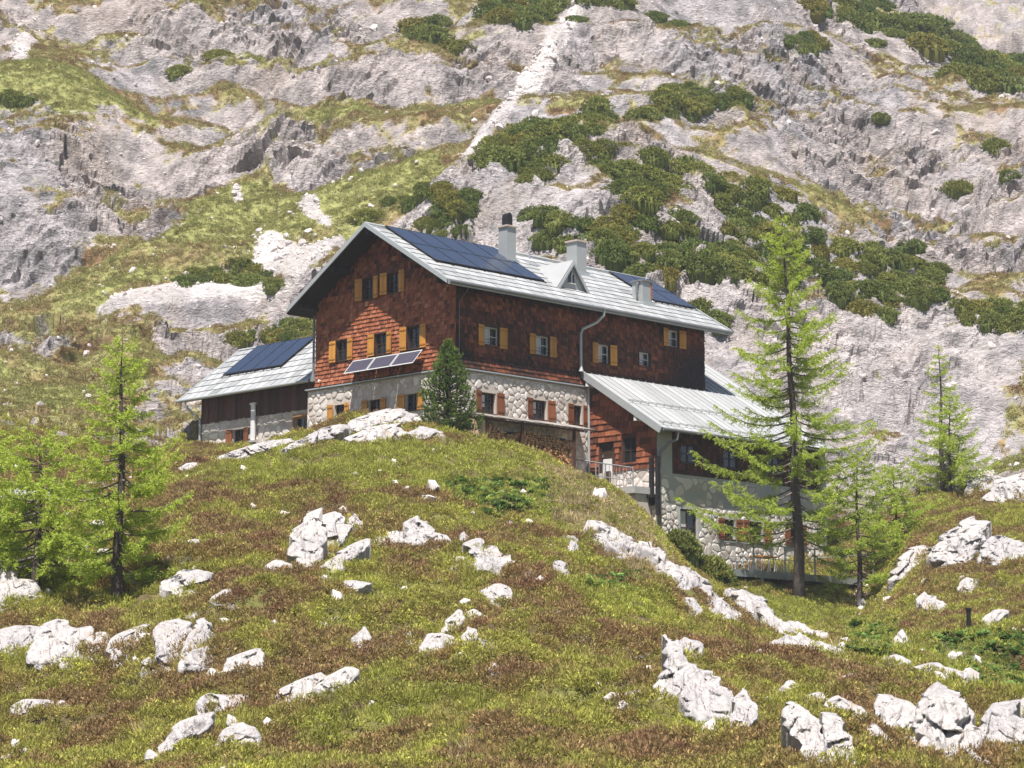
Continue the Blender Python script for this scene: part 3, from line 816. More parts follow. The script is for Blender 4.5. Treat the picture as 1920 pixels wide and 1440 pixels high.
for par in (gs, ls, an_f, an_b, wi_w):
    mb = MB()
    for s, p_ in allst:
        if p_ is par and id(s) not in cid: stone_mb(mb, s)
    if mb.f: o = mb.build('stone', m_stone, par, off=OFF); o['kind'] = 'stuff'

# ---- windows and shutters
def bx_part(name, fr, dims, m, parent, tone=.5):
    mb = MB()
    for d in dims: mb.fbox(fr, *d[:6], tone=d[6] if len(d) > 6 else tone)
    return mb.build(name, m, parent, off=OFF)

rgw = np.random.default_rng(21)
for fr, u0, u1, z0, z1, sw, st, wall in WINS:
    a, b_ = u0 + sw, u1 - sw; c_, d_ = z0 + .03, z1 - .03
    nb = -0.18 if wall == 'annexp' else 0.0
    g = nb - (.20 if wall in ('stone', 'stonel', 'annexf', 'wing') else .14)
    if st == 'door':
        w = bx_part('door', fr, [(a, a + .08, c_, d_, g, g + .09), (b_ - .08, b_, c_, d_, g, g + .09), (a + .08, b_ - .08, d_ - .1, d_, g, g + .09), (a + .08, b_ - .08, c_, d_ - .1, g, g + .04)], m_frame, hut)
        bx_part('door_panel', fr, [(a + .16, b_ - .16, c_ + .15, c_ + 1.1, g + .04, g + .06)], m_snow, w)
        bx_part('door_handle', fr, [(b_ - .17, b_ - .14, c_ + 1.2, c_ + 1.32, g + .04, g + .09)], m_steel, w)
        continue
    fm = m_framey if st == 'wood' else m_framew if wall == 'long' else m_frame
    t = .06
    bars = [(a, a + t, c_, d_, g, g + .06), (b_ - t, b_, c_, d_, g, g + .06), (a + t, b_ - t, c_, c_ + t, g, g + .06), (a + t, b_ - t, d_ - t, d_, g, g + .06)]
    um = (a + b_) / 2
    bars.append((um - .025, um + .025, c_ + t, d_ - t, g, g + .05))
    zm = c_ + (d_ - c_) * .52
    bars += [(a + t, um - .025, zm - .02, zm + .02, g, g + .045), (um + .025, b_ - t, zm - .02, zm + .02, g, g + .045)]
    w = bx_part('window', fr, bars, fm, hut)
    bx_part('pane', fr, [(a + .02, b_ - .02, c_ + .02, d_ - .02, g - .03, g + .01)], m_glass, w)
    if wall == 'long' and rgw.random() < .9:
        bx_part('curtain', fr, [(a + .06, um - .03, c_ + .07, d_ - .07, g + .012, g + .02)], m_curtain, w)
    if wall == 'stonel' or st == 'd':
        bx_part('curtain', fr, [(a + .07, um - .05, c_ + .3, d_ - .1, g + .012, g + .02)], m_curtain, w)
    bx_part('sill', fr, [(a - .03, b_ + .03, c_ - .05, c_ - .002, g + .05, .07 + nb)], m_frame if st != 'wood' else m_framey, w)
    if st == 'wood':
        bx_part('casing', fr, [(a - .16, a - .002, c_ - .05, d_ + .16, -.02, .07), (b_ + .002, b_ + .1, c_ - .05, d_ + .16, -.02, .07), (a, b_, d_ + .002, d_ + .16, -.02, .068)], m_framey, w)
    if wall in ('gable', 'long'):
        bx_part('casing', fr, [(a - .07, a - .003, c_ - .06, d_ + .07, -.02, .07), (b_ + .003, b_ + .07, c_ - .06, d_ + .07, -.02, .07), (a, b_, d_ + .003, d_ + .07, -.02, .066)], m_frame, w)
        mb = MB()
        for zz in (c_ + .16, c_ + .30): mb.tube([fr(a - .05, zz, .09), fr(b_ + .05, zz, .09)], .012, 6)
        mb.build('window_bar', m_iron, w, off=OFF)
    if sw:
        for side in (0, 1):
            m = m_shut if st == 'y' else m_shutb
            p0, p1 = (u0, a - .012) if side == 0 else (b_ + .012, u1)
            n0 = nb + (.075 if wall in ('gable', 'long') else .075)
            open_ = rgw.uniform(0.0, .10)
            hinge_out = (lambda u: n0 + open_ * ((a - u) / sw if side == 0 else (u - b_) / sw))
            mb = MB(); k = 3
            tn_ = float(np.clip(rgw.normal(.5, .06), .3, .8))
            for q in range(k):
                x0 = p0 + (p1 - p0) * q / k + .003; x1 = p0 + (p1 - p0) * (q + 1) / k - .003
                h0, h1 = hinge_out(x0), hinge_out(x1)
                mb.hexa([fr(x0, z0, h0), fr(x1, z0, h1), fr(x1, z0, h1 + .03), fr(x0, z0, h0 + .03), fr(x0, z1, h0), fr(x1, z1, h1), fr(x1, z1, h1 + .03), fr(x0, z1, h0 + .03)], tn_ + float(rgw.normal(0, .07)))
            s_ = mb.build('shutter', m, w, off=OFF)
            for zz in (z0 + .12, z1 - .17):
                h0, h1 = hinge_out(p0 + .02), hinge_out(p1 - .02)
                mb2 = MB(); mb2.hexa([fr(p0 + .02, zz, h0 + .031), fr(p1 - .02, zz, h1 + .031), fr(p1 - .02, zz, h1 + .05), fr(p0 + .02, zz, h0 + .05), fr(p0 + .02, zz + .06, h0 + .031), fr(p1 - .02, zz + .06, h1 + .031), fr(p1 - .02, zz + .06, h1 + .05), fr(p0 + .02, zz + .06, h0 + .05)], tn_ * .55)
                mb2.build('shutter_batten', m, w, off=OFF)

# ---- ledge between shingles and stone
mb = MB()
mb.fbox(F_gab, -0.12, 10.72, 0.0, 0.05, -0.1, 0.12); mb.fbox(F_lon, 0.101, 9.05, 0.0, 0.05, -0.1, 0.12)
mb.build('ledge_flashing', m_trim, hut, off=OFF)
mb = MB(); mb.tube([F_lon(-.1, -.02, .10), F_lon(8.95, -.02, .10)], .03, 8); mb.tube([F_gab(-.1, -.02, .10), F_gab(10.6, -.02, .10)], .03, 8)
mb.build('ledge_pipe', m_gutter, hut, off=OFF)

# ---- main roof
c31 = 1 / math.hypot(1, SL)
def rp(a, s, h, z0=3.93, b0=-0.75, sl=SL):       # along the eave, up the slope, above the surface
    c_ = 1 / math.hypot(1, sl); sn = sl * c_
    return (a, b0 + s * c_ - h * sn, z0 + s * sn + h * c_)
LEN = 5.77 / c31
mb = MB()
T = .20; a0, a1 = -1.30, 19.2
top = [(-0.75, 3.93), (5.02, 7.45), (10.79, 3.93)]
for (b0, z0), (b1, z1) in ((top[0], top[1]), (top[1], top[2])):
    mb.hexa([(a0, b0, z0 - T), (a1, b0, z0 - T), (a1, b1, z1 - T), (a0, b1, z1 - T), (a0, b0, z0), (a1, b0, z0), (a1, b1, z1), (a0, b1, z1)])
roof = mb.build('roof', m_under, hut, off=OFF)
mb = MB()
for (b0, z0), (b1, z1) in ((top[0], top[1]), (top[1], top[2])):
    mb.hexa([(a0 + .05, b0 + .05 * (b1 - b0) / 5.77, z0 - T - .025), (a1 - .05, b0 + .05 * (b1 - b0) / 5.77, z0 - T - .025), (a1 - .05, b1, z1 - T - .025), (a0 + .05, b1, z1 - T - .025), (a0 + .05, b0, z0 - T - .004), (a1 - .05, b0, z0 - T - .004), (a1 - .05, b1, z1 - T - .004), (a0 + .05, b1, z1 - T - .004)])
mb.build('soffit', m_soffit, roof, off=OFF)
for b0, z0 in ((0.1, 3.95), (5.02, 6.95), (9.94, 3.95), (2.5, 5.45), (7.54, 5.45)):
    mb = MB(); mb.box(-1.15, 0.2, b0 - .1, b0 + .1, z0 - .02, z0 + .22); mb.build('purlin', m_soffit, roof, off=OFF)
# left slope covering
mb = MB()
mb.hexa([(a0 + .02, 10.78, 3.945), (a1 - .02, 10.78, 3.945), (a1 - .02, 5.1, 7.41), (a0 + .02, 5.1, 7.41), (a0 + .02, 10.78, 3.975), (a1 - .02, 10.78, 3.975), (a1 - .02, 5.1, 7.44), (a0 + .02, 5.1, 7.44)])
mb.build('rear_covering', m_roof, roof, off=OFF)
# verges: bands along the sloping edges
for s_, e_ in ((0, 1), (2, 1)):
    (b0, z0), (b1, z1) = top[s_], top[e_]
    for aa in (a0, a1):
        x0, x1 = (aa - .03, aa + .10); mb = MB()
        mb.hexa([(x0, b0, z0 - .17), (x1, b0, z0 - .17), (x1, b1, z1 - .17), (x0, b1, z1 - .17), (x0, b0, z0 + .07), (x1, b0, z0 + .07), (x1, b1, z1 + .07), (x0, b1, z1 + .07)])
        mb.build('verge_board', m_trim, roof, off=OFF)
mb = MB(); mb.hexa([(a0, 4.86, 7.40), (a1, 4.86, 7.40), (a1, 5.02, 7.47), (a0, 5.02, 7.47), (a0, 4.86, 7.46), (a1, 4.86, 7.46), (a1, 5.02, 7.54), (a0, 5.02, 7.54)])
mb.hexa([(a0, 5.18, 7.40), (a1, 5.18, 7.40), (a1, 5.02, 7.47), (a0, 5.02, 7.47), (a0, 5.18, 7.46), (a1, 5.18, 7.46), (a1, 5.02, 7.54), (a0, 5.02, 7.54)])
mb.build('ridge_cap', m_trim, roof, off=OFF)
# metal plates
rgt = np.random.default_rng(31)
def plates(pf, A0, A1, S1, w, h, skip, parent, name='roof_plate', seed=1):
    s = 0.0; row = 0
    while s < S1 - .05:
        hh = min(h, S1 - s); a = A0 - (row % 2) * w * .5
        while a < A1:
            x0, x1 = max(a, A0), min(a + w, A1); a += w
            if x1 - x0 < .1 or skip((x0 + x1) / 2, s + hh / 2): continue
            mb = MB(); g = .030; l = .030 + rgt.uniform(0, .008)
            mb.hexa([pf(x0 + g, s + .016, 0.005), pf(x1 - g, s + .016, .005), pf(x1 - g, s + hh - .016, .002), pf(x0 + g, s + hh - .016, .002), pf(x0 + g, s + .016, l + .012), pf(x1 - g, s + .016, l + .012), pf(x1 - g, s + hh - .016, .02), pf(x0 + g, s + hh - .016, .02)], float(np.clip(rgt.normal(.5, .09), .2, .8)))
            mb.build(name, m_roof, parent, off=OFF, recalc=False)
        s += h; row += 1
PV1 = (-0.15, 7.25, 1.30, 4.92); PV2 = (15.75, 19.05, 1.55, 4.80)
def skip_main(a, s):
    b_ = -0.75 + s * c31
    return (PV1[0] + .3 < a < PV1[1] - .3 and PV1[2] + .2 < b_ < PV1[3]) or (PV2[0] + .3 < a < PV2[1] and PV2[2] + .2 < b_ < PV2[3])
plates(lambda a, s, h: rp(a, s, h), a0 + .12, a1 - .12, LEN - .16, 0.82, 0.64, skip_main, roof)
# solar panels on the main roof
def pv(pf, A0, A1, S0, S1, cols_, rows_, parent, lift=.13):
    for i in range(cols_):
        for j in range(rows_):
            x0 = A0 + (A1 - A0) * i / cols_ + .012; x1 = A0 + (A1 - A0) * (i + 1) / cols_ - .012
            y0 = S0 + (S1 - S0) * j / rows_ + .012; y1 = S0 + (S1 - S0) * (j + 1) / rows_ - .012
            hx = lambda p, q, r, s, h0, h1: [pf(p, r, h0), pf(q, r, h0), pf(q, s, h0), pf(p, s, h0), pf(p, r, h1), pf(q, r, h1), pf(q, s, h1), pf(p, s, h1)]
            mb = MB(); mb.hexa(hx(x0 + .03, x1 - .03, y0 + .03, y1 - .03, lift - .03, lift + .006))
            p_ = mb.build('solar_panel', m_pv, parent, off=OFF)
            mb = MB()
            for d in ((x0, x0 + .03, y0, y1), (x1 - .03, x1, y0, y1), (x0 + .03, x1 - .03, y0, y0 + .03), (x0 + .03, x1 - .03, y1 - .03, y1)): mb.hexa(hx(*d, lift - .04, lift + .012))
            mb.build('panel_frame', m_pvf, p_, off=OFF)
    mb = MB()
    for s_ in np.linspace(S0 + .25, S1 - .25, 4): mb.hexa([pf(A0, s_, .03), pf(A1, s_, .03), pf(A1, s_ + .05, .03), pf(A0, s_ + .05, .03), pf(A0, s_, lift - .035), pf(A1, s_, lift - .035), pf(A1, s_ + .05, lift - .035), pf(A0, s_ + .05, lift - .035)])
    for a_ in np.linspace(A0, A1, 8):
        mb.hexa([pf(a_, S0 - .14, .03), pf(a_ + .04, S0 - .14, .03), pf(a_ + .04, S0 + .1, .03), pf(a_, S0 + .1, .03), pf(a_, S0 - .14, .08), pf(a_ + .04, S0 - .14, .08), pf(a_ + .04, S0 + .1, .08), pf(a_, S0 + .1, .08)])
    mb.build('panel_rail', m_pvf, parent, off=OFF)
sb = lambda b_: (b_ + .75) / c31
pv(lambda a, s, h: rp(a, s, h), PV1[0], PV1[1], sb(PV1[2]), sb(PV1[3]), 5, 2, hut)
pv(lambda a, s, h: rp(a, s, h), PV2[0], PV2[1], sb(PV2[2]), sb(PV2[3]), 2, 2, hut)
# gutters and downpipes
mb = MB(); mb.tube([(a0 + .1, -.83, 3.86), (a1, -.83, 3.86)], .085, 10); mb.build('gutter', m_gutter, roof, off=OFF)
mb = MB(); mb.box(a0 + .06, a1 - .06, -.80, -.752, 3.72, 3.95); mb.build('fascia', m_trim, roof, off=OFF)
mb = MB(); mb.tube([(a0 + .1, 10.87, 3.86), (1.0, 10.87, 3.86)], .085, 10); mb.build('gutter', m_gutter, roof, off=OFF)
ga, gz = on_b(1133, 590, -.83)
mb = MB(); mb.tube([(ga, -.83, 3.82), (ga, -.80, 3.55), (ga - .25, -.55, 3.2), (ga - .85, -.16, 2.85), (ga - .95, -.13, 2.6), (ga - .95, -.13, 0.85)], .07, 10)
mb.tube([(ga - .95, -.13, .95), (ga - .95, -.13, .72)], [.07, .14], 10); mb.build('downpipe', m_trim, hut, off=OFF)
mb = MB(); mb.tube([(0.15, -.80, 3.95), (0.12, -.74, 3.7), (0.1, -.12, 3.15), (0.1, -.11, 0.6), (.08, -.2, .3)], .014, 6); mb.build('lightning_cable', m_gutter, hut, off=OFF)
# dormer
da0, da1, db, dzb = 7.75, 10.15, 1.0, 5.0
dm = (da0 + da1) / 2; dzt = 6.45
bt = (dzt - 3.93) / SL - .75
mb = MB(); mb.add([(da0 + .1, db + .06, dzb), (da1 - .1, db + .06, dzb), (dm, db + .06, dzt - .1)], [(0, 1, 2)]); dor = mb.build('dormer', m_chim, hut, off=OFF, recalc=False)
mb = MB()
for sgn, ae in ((-1, da0), (1, da1)):
    ze = dzb - .06; be_ = (ze - 3.93) / SL - .75
    mb.hexa([(ae, db - .12, ze), (dm, db - .12, dzt), (dm, bt, dzt), (ae, be_ + .05, ze), (ae, db - .12, ze + .07), (dm, db - .12, dzt + .07), (dm, bt + .1, dzt + .07), (ae, be_ + .15, ze + .07)])
mb.build('dormer_roof', m_roof, dor, off=OFF)
mb = MB()
for ae in (da0, da1):
    sg = 1 if ae == da0 else -1
    mb.hexa([(ae, db - .16, dzb - .1), (ae + sg * .16, db - .16, dzb - .1), (dm + sg * .0, db - .16, dzt - .20), (dm, db - .16, dzt - .02), (ae, db - .121, dzb - .1), (ae + sg * .16, db - .121, dzb - .1), (dm, db - .121, dzt - .20), (dm, db - .121, dzt - .02)])
mb.build('dormer_verge', m_trim, dor, off=OFF)
mb = MB(); mb.fbox(F_lon, dm - .28, dm + .28, 5.32, 5.36, -db - .055, -db + .04); mb.fbox(F_lon, dm - .025, dm + .025, 5.36, 5.9, -db - .055, -db + .01); mb.build('dormer_window_frame', m_framew, dor, off=OFF)
mb = MB(); mb.add([(dm - .24, db + .045, 5.36), (dm + .24, db + .045, 5.36), (dm + .2, db + .045, 5.75), (dm, db + .045, 6.0), (dm - .2, db + .045, 5.75)], [(0, 1, 2, 3, 4)]); mb.build('dormer_pane', m_glass, dor, off=OFF, recalc=False)
# chimneys
def chimney(a, b_, w, zt, cowl=None, brick=False):
    zb = ROOF_Z(b_) - .5
    mb = MB(); mb.box(a - w / 2, a + w / 2, b_ - w / 2, b_ + w / 2, zb, zt)
    ch = mb.build('chimney', m_chim, hut, off=OFF)
    mb = MB(); mb.box(a - w / 2 - .07, a + w / 2 + .07, b_ - w / 2 - .07, b_ + w / 2 + .07, zt, zt + .09); mb.build('chimney_cap', m_cap if not brick else m_gutter, ch, off=OFF)
    mb = MB(); zr = ROOF_Z(b_ - w / 2); mb.box(a - w / 2 - .10, a + w / 2 + .10, b_ - w / 2 - .14, b_ - w / 2 - .004, zr - .2, zr + .14); mb.build('chimney_flashing', m_trim, ch, off=OFF)
    if cowl == 'arch':
        mb = MB(); k = 10
        pts = [(-.24, 0)] + [(-.24 * math.cos(t), .42 + .26 * math.sin(t)) for t in np.linspace(0, math.pi, k)] + [(.24, 0)]
        f0 = [(a + x * .72, b_ - .2 + x * -.0, zt + .09 + z) for x, z in pts]; f1 = [(a + x * .72, b_ + .2, zt + .09 + z) for x, z in pts]
        n_ = len(pts); mb.add(f0 + f1, [tuple(range(n_)), tuple(range(2 * n_ - 1, n_ - 1, -1))] + [(i, (i + 1) % n_, n_ + (i + 1) % n_, n_ + i) for i in range(n_)])
        mb.build('chimney_cowl', m_iron, ch, off=OFF)
    if cowl == 'pipe':
        mb = MB(); mb.tube([(a - .05, b_, zt + .05), (a - .05, b_, zt + .35)], .10, 10); mb.tube([(a - .05, b_, zt + .35), (a - .05, b_, zt + .48)], [.13, .05], 10); mb.build('chimney_cowl', m_iron, ch, off=OFF)
        mb = MB(); mb.tube([(a + .2, b_ - .2, zt), (a + .2, b_ - .2, zt + .45)], .016, 6); mb.build('lightning_rod', m_steel, ch, off=OFF)
    if brick:
        for k in range(5):
            mb = MB(); mb.box(a + w / 2 - .12, a + w / 2 + .02, b_ - w / 2 - .03, b_ - w / 2 - .003, zt - .16 - k * .17, zt - .05 - k * .17); mb.build('brick', m_brick, ch, off=OFF)
        mb = MB(); mb.tube([(a + .25, b_, zt + .05), (a + .42, b_ - .0, zt + .55)], .022, 6); mb.build('aerial', m_steel, ch, off=OFF)
        mb = MB(); mb.tube([(a - w / 2 - .16, b_ - .1, zt - .65), (a - w / 2 - .16, b_ - .1, zt - .15), (a - w / 2 + .05, b_ - .1, zt - .05)], .07, 8); mb.build('vent_pipe', m_gutter, ch, off=OFF)
def base_px(px, py):                             # a pixel on the main roof's sunny slope -> (a, b)
    r = ray(px, py); n = np.array([0, 0, 1.0]) - SL * LV; t = ((3.93 + SL * .75) + HC.dot(n)) / r.dot(n); P = r * t - HC
    return P.dot(RV), P.dot(LV)
a_, b_ = base_px(951, 487); chimney(a_, b_, .62, ROOF_Z(b_) + 1.62, 'arch')
a_, b_ = base_px(1081, 509); chimney(a_, b_, .72, ROOF_Z(b_) + 1.50, 'pipe')
a_, b_ = base_px(1204, 566); chimney(a_, b_, .72, ROOF_Z(b_) + 1.0, None, True)
a_, b_ = base_px(993, 487)
mb = MB(); mb.tube([(a_, b_, ROOF_Z(b_)), (a_, b_, ROOF_Z(b_) + .8)], .012, 6); mb.tube([(a_, b_, ROOF_Z(b_)), (a_, b_, ROOF_Z(b_) + .25)], .05, 6); mb.build('roof_aerial', m_steel, hut, off=OFF)

# tilted solar modules on the gable
for i in range(3):
    u0, u1 = 2.02 + i * 1.66, 2.02 + (i + 1) * 1.66 - .03
    q = lambda u, t, h: F_gab(u, .38 + .70 * t - h * .62 + 0, .86 - .62 * t - h * -.7 if False else .86 - .62 * t + h * .75)
    mb = MB(); mb.hexa([q(u0, 0, -.03), q(u1, 0, -.03), q(u1, 1, -.03), q(u0, 1, -.03), q(u0, 0, 0), q(u1, 0, 0), q(u1, 1, 0), q(u0, 1, 0)])
    p_ = mb.build('solar_module', m_pvf, hut, off=OFF)
    mb = MB(); fw = .06
    for (x0, x1, t0, t1) in ((u0, u0 + fw, 0, 1), (u1 - fw, u1, 0, 1), (u0 + fw, u1 - fw, 0, fw / .93), (u0 + fw, u1 - fw, 1 - fw / .93, 1)):
        mb.hexa([q(x0, t0, .003), q(x1, t0, .003), q(x1, t1, .003), q(x0, t1, .003), q(x0, t0, .02), q(x1, t0, .02), q(x1, t1, .02), q(x0, t1, .02)])
    mb.build('module_frame', m_alu, p_, off=OFF)
    mb = MB()
    for r_ in range(4):
        for c_ in range(9):
            x0 = u0 + .08 + c_ * (u1 - u0 - .16) / 9; x1 = x0 + (u1 - u0 - .16) / 9 - .02; t0 = .1 + r_ * .2; t1 = t0 + .18
            mb.hexa([q(x0, t0, .002), q(x1, t0, .002), q(x1, t1, .002), q(x0, t1, .002), q(x0, t0, .006), q(x1, t0, .006), q(x1, t1, .006), q(x0, t1, .006)])
    mb.build('cell', simple('violet grey cell', (0.075, 0.07, 0.10), .35, var=.2) if i == 0 else bpy.data.materials['violet grey cell'], p_, off=OFF)
mb = MB()
for u in (2.4, 4.0, 5.6, 6.6): mb.tube([F_gab(u, .42, .82), F_gab(u, .42, .02)], .025, 6); mb.tube([F_gab(u, 1.02, .28), F_gab(u, 1.02, .02)], .025, 6)
mb.build('module_bracket', m_iron, hut, off=OFF)
mb = MB(); mb.tube([F_gab(9.55, .35, .08), F_gab(9.55, .38, .22)], [.03, .07], 8); mb.build('wall_lamp', m_white, hut, off=OFF)

# ---- left wing roof
WSL = (3.75 - .60) / (4.4 - .35)
def wp(b_, s, h):
    c_ = 1 / math.hypot(1, WSL); sn = WSL * c_
    return (0.35 + s * c_ - h * sn, b_, .60 + s * sn + h * c_)
WL = (4.4 - .35) * math.hypot(1, WSL)
mb = MB(); mb.hexa([wp(10.75, 0, -.14), wp(21.6, 0, -.14), wp(21.6, WL, -.14), wp(10.75, WL, -.14), wp(10.75, 0, 0), wp(21.6, 0, 0), wp(21.6, WL, 0), wp(10.75, WL, 0)])
mb.hexa([(9.2, 10.75, .3), (9.2, 21.6, .3), (4.4, 21.6, 3.6), (4.4, 10.75, 3.6), (9.2, 10.75, .44), (9.2, 21.6, .44), (4.4, 21.6, 3.75), (4.4, 10.75, 3.75)])
wroof = mb.build('wing_roof', m_under, hut, off=OFF)
sc_ = math.hypot(1, WSL)
PVW = (15.0, 19.85, (1.98 - .35) * sc_, WL - .12)
plates(lambda b_, s, h: wp(b_, s, h), 10.8, 21.55, WL - .05, .64, .64, lambda b_, s: PVW[0] + .3 < b_ < PVW[1] - .3 and PVW[2] + .2 < s < PVW[3], wroof)
pv(wp, PVW[0], PVW[1], PVW[2], PVW[3], 4, 1, hut, .15)
mb = MB(); mb.hexa([wp(21.55, 0, -.16), wp(21.66, 0, -.16), wp(21.66, WL, -.16), wp(21.55, WL, -.16), wp(21.55, 0, .05), wp(21.66, 0, .05), wp(21.66, WL, .05), wp(21.55, WL, .05)])
mb.hexa([(4.28, 10.75, 3.74), (4.28, 21.6, 3.74), (4.52, 21.6, 3.74), (4.52, 10.75, 3.74), (4.33, 10.75, 3.82), (4.33, 21.6, 3.82), (4.47, 21.6, 3.82), (4.47, 10.75, 3.82)])
mb.build('wing_trim', m_trim, wroof, off=OFF)
mb = MB(); mb.tube([(.26, 10.85, .56), (.26, 21.6, .56)], .085, 10); mb.build('gutter', m_trim, wroof, off=OFF)
mb = MB(); mb.tube([(.26, 20.95, .5), (.3, 20.95, .25), (.7, 20.55, -.25), (.88, 20.45, -.45), (.9, 20.43, -.8), (.9, 20.43, -3.2)], .065, 10); mb.build('downpipe', m_trim, hut, off=OFF)
mb = MB(); mb.tube([(-.02, 10.18, 3.7), (-.06, 10.14, 3.3), (-.06, 10.14, .35)], .06, 8); mb.tube([(-.06, 10.16, .9), (-.06, 10.16, .4)], [.06, .16], 8); mb.build('downpipe', m_gutter, hut, off=OFF)
pu, pz = on_a(475, 790, .8); puz0 = on_a(475, 826, .8)[1]; puz1 = on_a(475, 757, .8)[1]

# ---- annex roof: standing seam panels
ASL = .627; ac = 1 / math.hypot(1, ASL)
def ap(a, s, h):                                  # s from the eave upwards
    return (a, -5.15 + s * ac - h * ASL * ac, -2.48 + s * ASL * ac + h * ac)
def a_len(a): return ((0.02 if a < 17.95 else 4.6) + 5.15) / ac
k = 24; w = (22.3 - 8.6) / k
mb = MB()
for i in range(k):
    x0, x1 = 8.6 + i * w, 8.6 + (i + 1) * w; l = a_len(x0 if x1 > 17.9 > x0 else (x0 + x1) / 2)
    mb.hexa([ap(x0, 0, -.16), ap(x1, 0, -.16), ap(x1, l, -.16), ap(x0, l, -.16), ap(x0, 0, -.02), ap(x1, 0, -.02), ap(x1, l, -.02), ap(x0, l, -.02)])
aroof = mb.build('annex_roof', m_under, hut, off=OFF)
for i in range(k):
    x0, x1 = 8.6 + i * w, 8.6 + (i + 1) * w; l = a_len(x0 if x1 > 17.9 > x0 else (x0 + x1) / 2)
    mb = MB()
    for (p0, p1, h0, h1) in ((x0 + .004, x1 - .028, -.018, .006), (x1 - .028, x1 + .002, -.018, .045)):
        mb.hexa([ap(p0, -.03, h0), ap(p1, -.03, h0), ap(p1, l, h0), ap(p0, l, h0), ap(p0, -.03, h1), ap(p1, -.03, h1), ap(p1, l, h1), ap(p0, l, h1)], float(np.clip(rgt.normal(.52, .06), .3, .8)))
    mb.build('roof_panel', m_roof, aroof, off=OFF, recalc=False)
l = a_len(9)
mb = MB(); mb.hexa([ap(8.52, -.05, -.27), ap(8.60, -.05, -.27), ap(8.60, l + .12, -.27), ap(8.52, l + .12, -.27), ap(8.52, -.05, .07), ap(8.60, -.05, .07), ap(8.60, l + .12, .07), ap(8.52, l + .12, .07)])
mb.build('annex_bargeboard', m_trim, aroof, off=OFF)
mb = MB()
for b_ in (-.35, -3.5): zz = .75 + ASL * b_; mb.box(8.56, 9.2, b_ - .09, b_ + .09, zz - .55, zz - .24)
mb.build('purlin_end', m_white, aroof, off=OFF)
mb = MB()
for s_ in (.45, 2.75):
    for h_ in (.10, .16): mb.tube([ap(8.8, s_, h_), ap(22.2, s_, h_)], .012, 5)
    for i in range(k): x = 8.6 + (i + 1) * w - .013; mb.tube([ap(x, s_ + .06, .02), ap(x, s_, .17)], .012, 5)
mb.build('snow_guard', m_gutter, aroof, off=OFF)
mb = MB(); mb.tube([(8.62, -5.24, -2.55), (22.3, -5.24, -2.55)], .085, 10); mb.build('gutter', m_gutter, aroof, off=OFF)
gx_, _ = on_b(1270, 815, -5.2)
mb = MB(); mb.tube([(gx_, -5.24, -2.6), (gx_, -5.2, -2.95), (gx_ - .3, -4.9, -3.15), (9.2, -4.62, -3.5), (9.1, -4.58, -3.8), (9.1, -4.58, -4.6)], .075, 10); mb.build('downpipe', m_gutter, hut, off=OFF)
mb = MB(); mb.tube([(8.93, -.12, .1), (8.93, -.13, -4.6)], .065, 10); mb.build('downpipe', m_trim, hut, off=OFF)
mb = MB()
for uu in (-4.22, -4.62): mb.fbox(F_ans, uu - .09, uu + .09, -6.6 if uu < -4.5 else -6.1, -3.8, .06, .24)
mb.build('corner_post', m_black, hut, off=OFF)
mb = MB(); mb.fbox(F_ans, -4.5, -2.6, -5.75, -5.6, .04, .4); mb.build('timber_sill', m_black, hut, off=OFF)
# ------------------------------------------------------------------ things at the hut
def hthing(name, label, cat, p, group=None):
    """an Empty at hut point p, turned like the hut; its parts are built in hut coordinates minus p"""
    o = empty(name, hloc(p), math.atan2(RV[1], RV[0])); tag(o, label, cat, group); o['_p'] = tuple(float(x) for x in p)
    return o
def hoff(o): return tuple(-x for x in o['_p'])

# folded parasol / white post beside the wing
o = hthing('white_post', 'tall white flat post standing against the stone wall of the low wing', 'post', (0.8, pu, puz0))
mb = MB(); mb.box(.72, .80, pu - .17, pu + .12, puz0, puz1 - .05); mb.box(.70, .82, pu - .22, pu + .20, puz1 - .05, puz1 + .04); mb.build('shaft', m_snow, o, off=hoff(o))
mb = MB(); mb.box(.62, .86, pu - .3, pu + .22, puz0 - .1, puz0); mb.build('foot', m_concrete, o, off=hoff(o))

# firewood lean-to
o = hthing('firewood_shelter', 'lean-to of weathered boards against the stone wall with a plank side', 'shelter', (1.0, -.5, -4.6))
mb = MB(); u = .25; rg = np.random.default_rng(5)
while u < 8.0:
    w = rg.uniform(.3, .5); mb.hexa([F_lon(u, -2.34, 1.15), F_lon(u + w - .02, -2.34, 1.15), F_lon(u + w - .02, -2.02, .06), F_lon(u, -2.02, .06), F_lon(u, -2.28, 1.15 + rg.uniform(0, .1)), F_lon(u + w - .02, -2.28, 1.15 + rg.uniform(0, .1)), F_lon(u + w - .02, -1.97, .06), F_lon(u, -1.97, .06)], float(rg.uniform(.2, .9)))
    u += w
mb.build('roof_boards', m_grey, o, off=hoff(o))
mb = MB()
for uu in (1.05, 3.4, 6.95): mb.fbox(F_lon, uu - .06, uu + .06, -5.2, -2.3, .93, 1.05)
mb.fbox(F_lon, .3, 7.6, -2.42, -2.345, .95, 1.05)
mb.build('post', m_board, o, off=hoff(o))
u = .08
while u < .98:
    w = rg.uniform(.11, .17); mb = MB(); mb.fbox(F_lon, u, u + w - .012, -5.0, -2.5 + rg.uniform(-.08, .06), .94, .97 + rg.uniform(0, .03), float(rg.uniform(.35, .8))); mb.build('plank', m_plank, o, off=hoff(o)); u += w

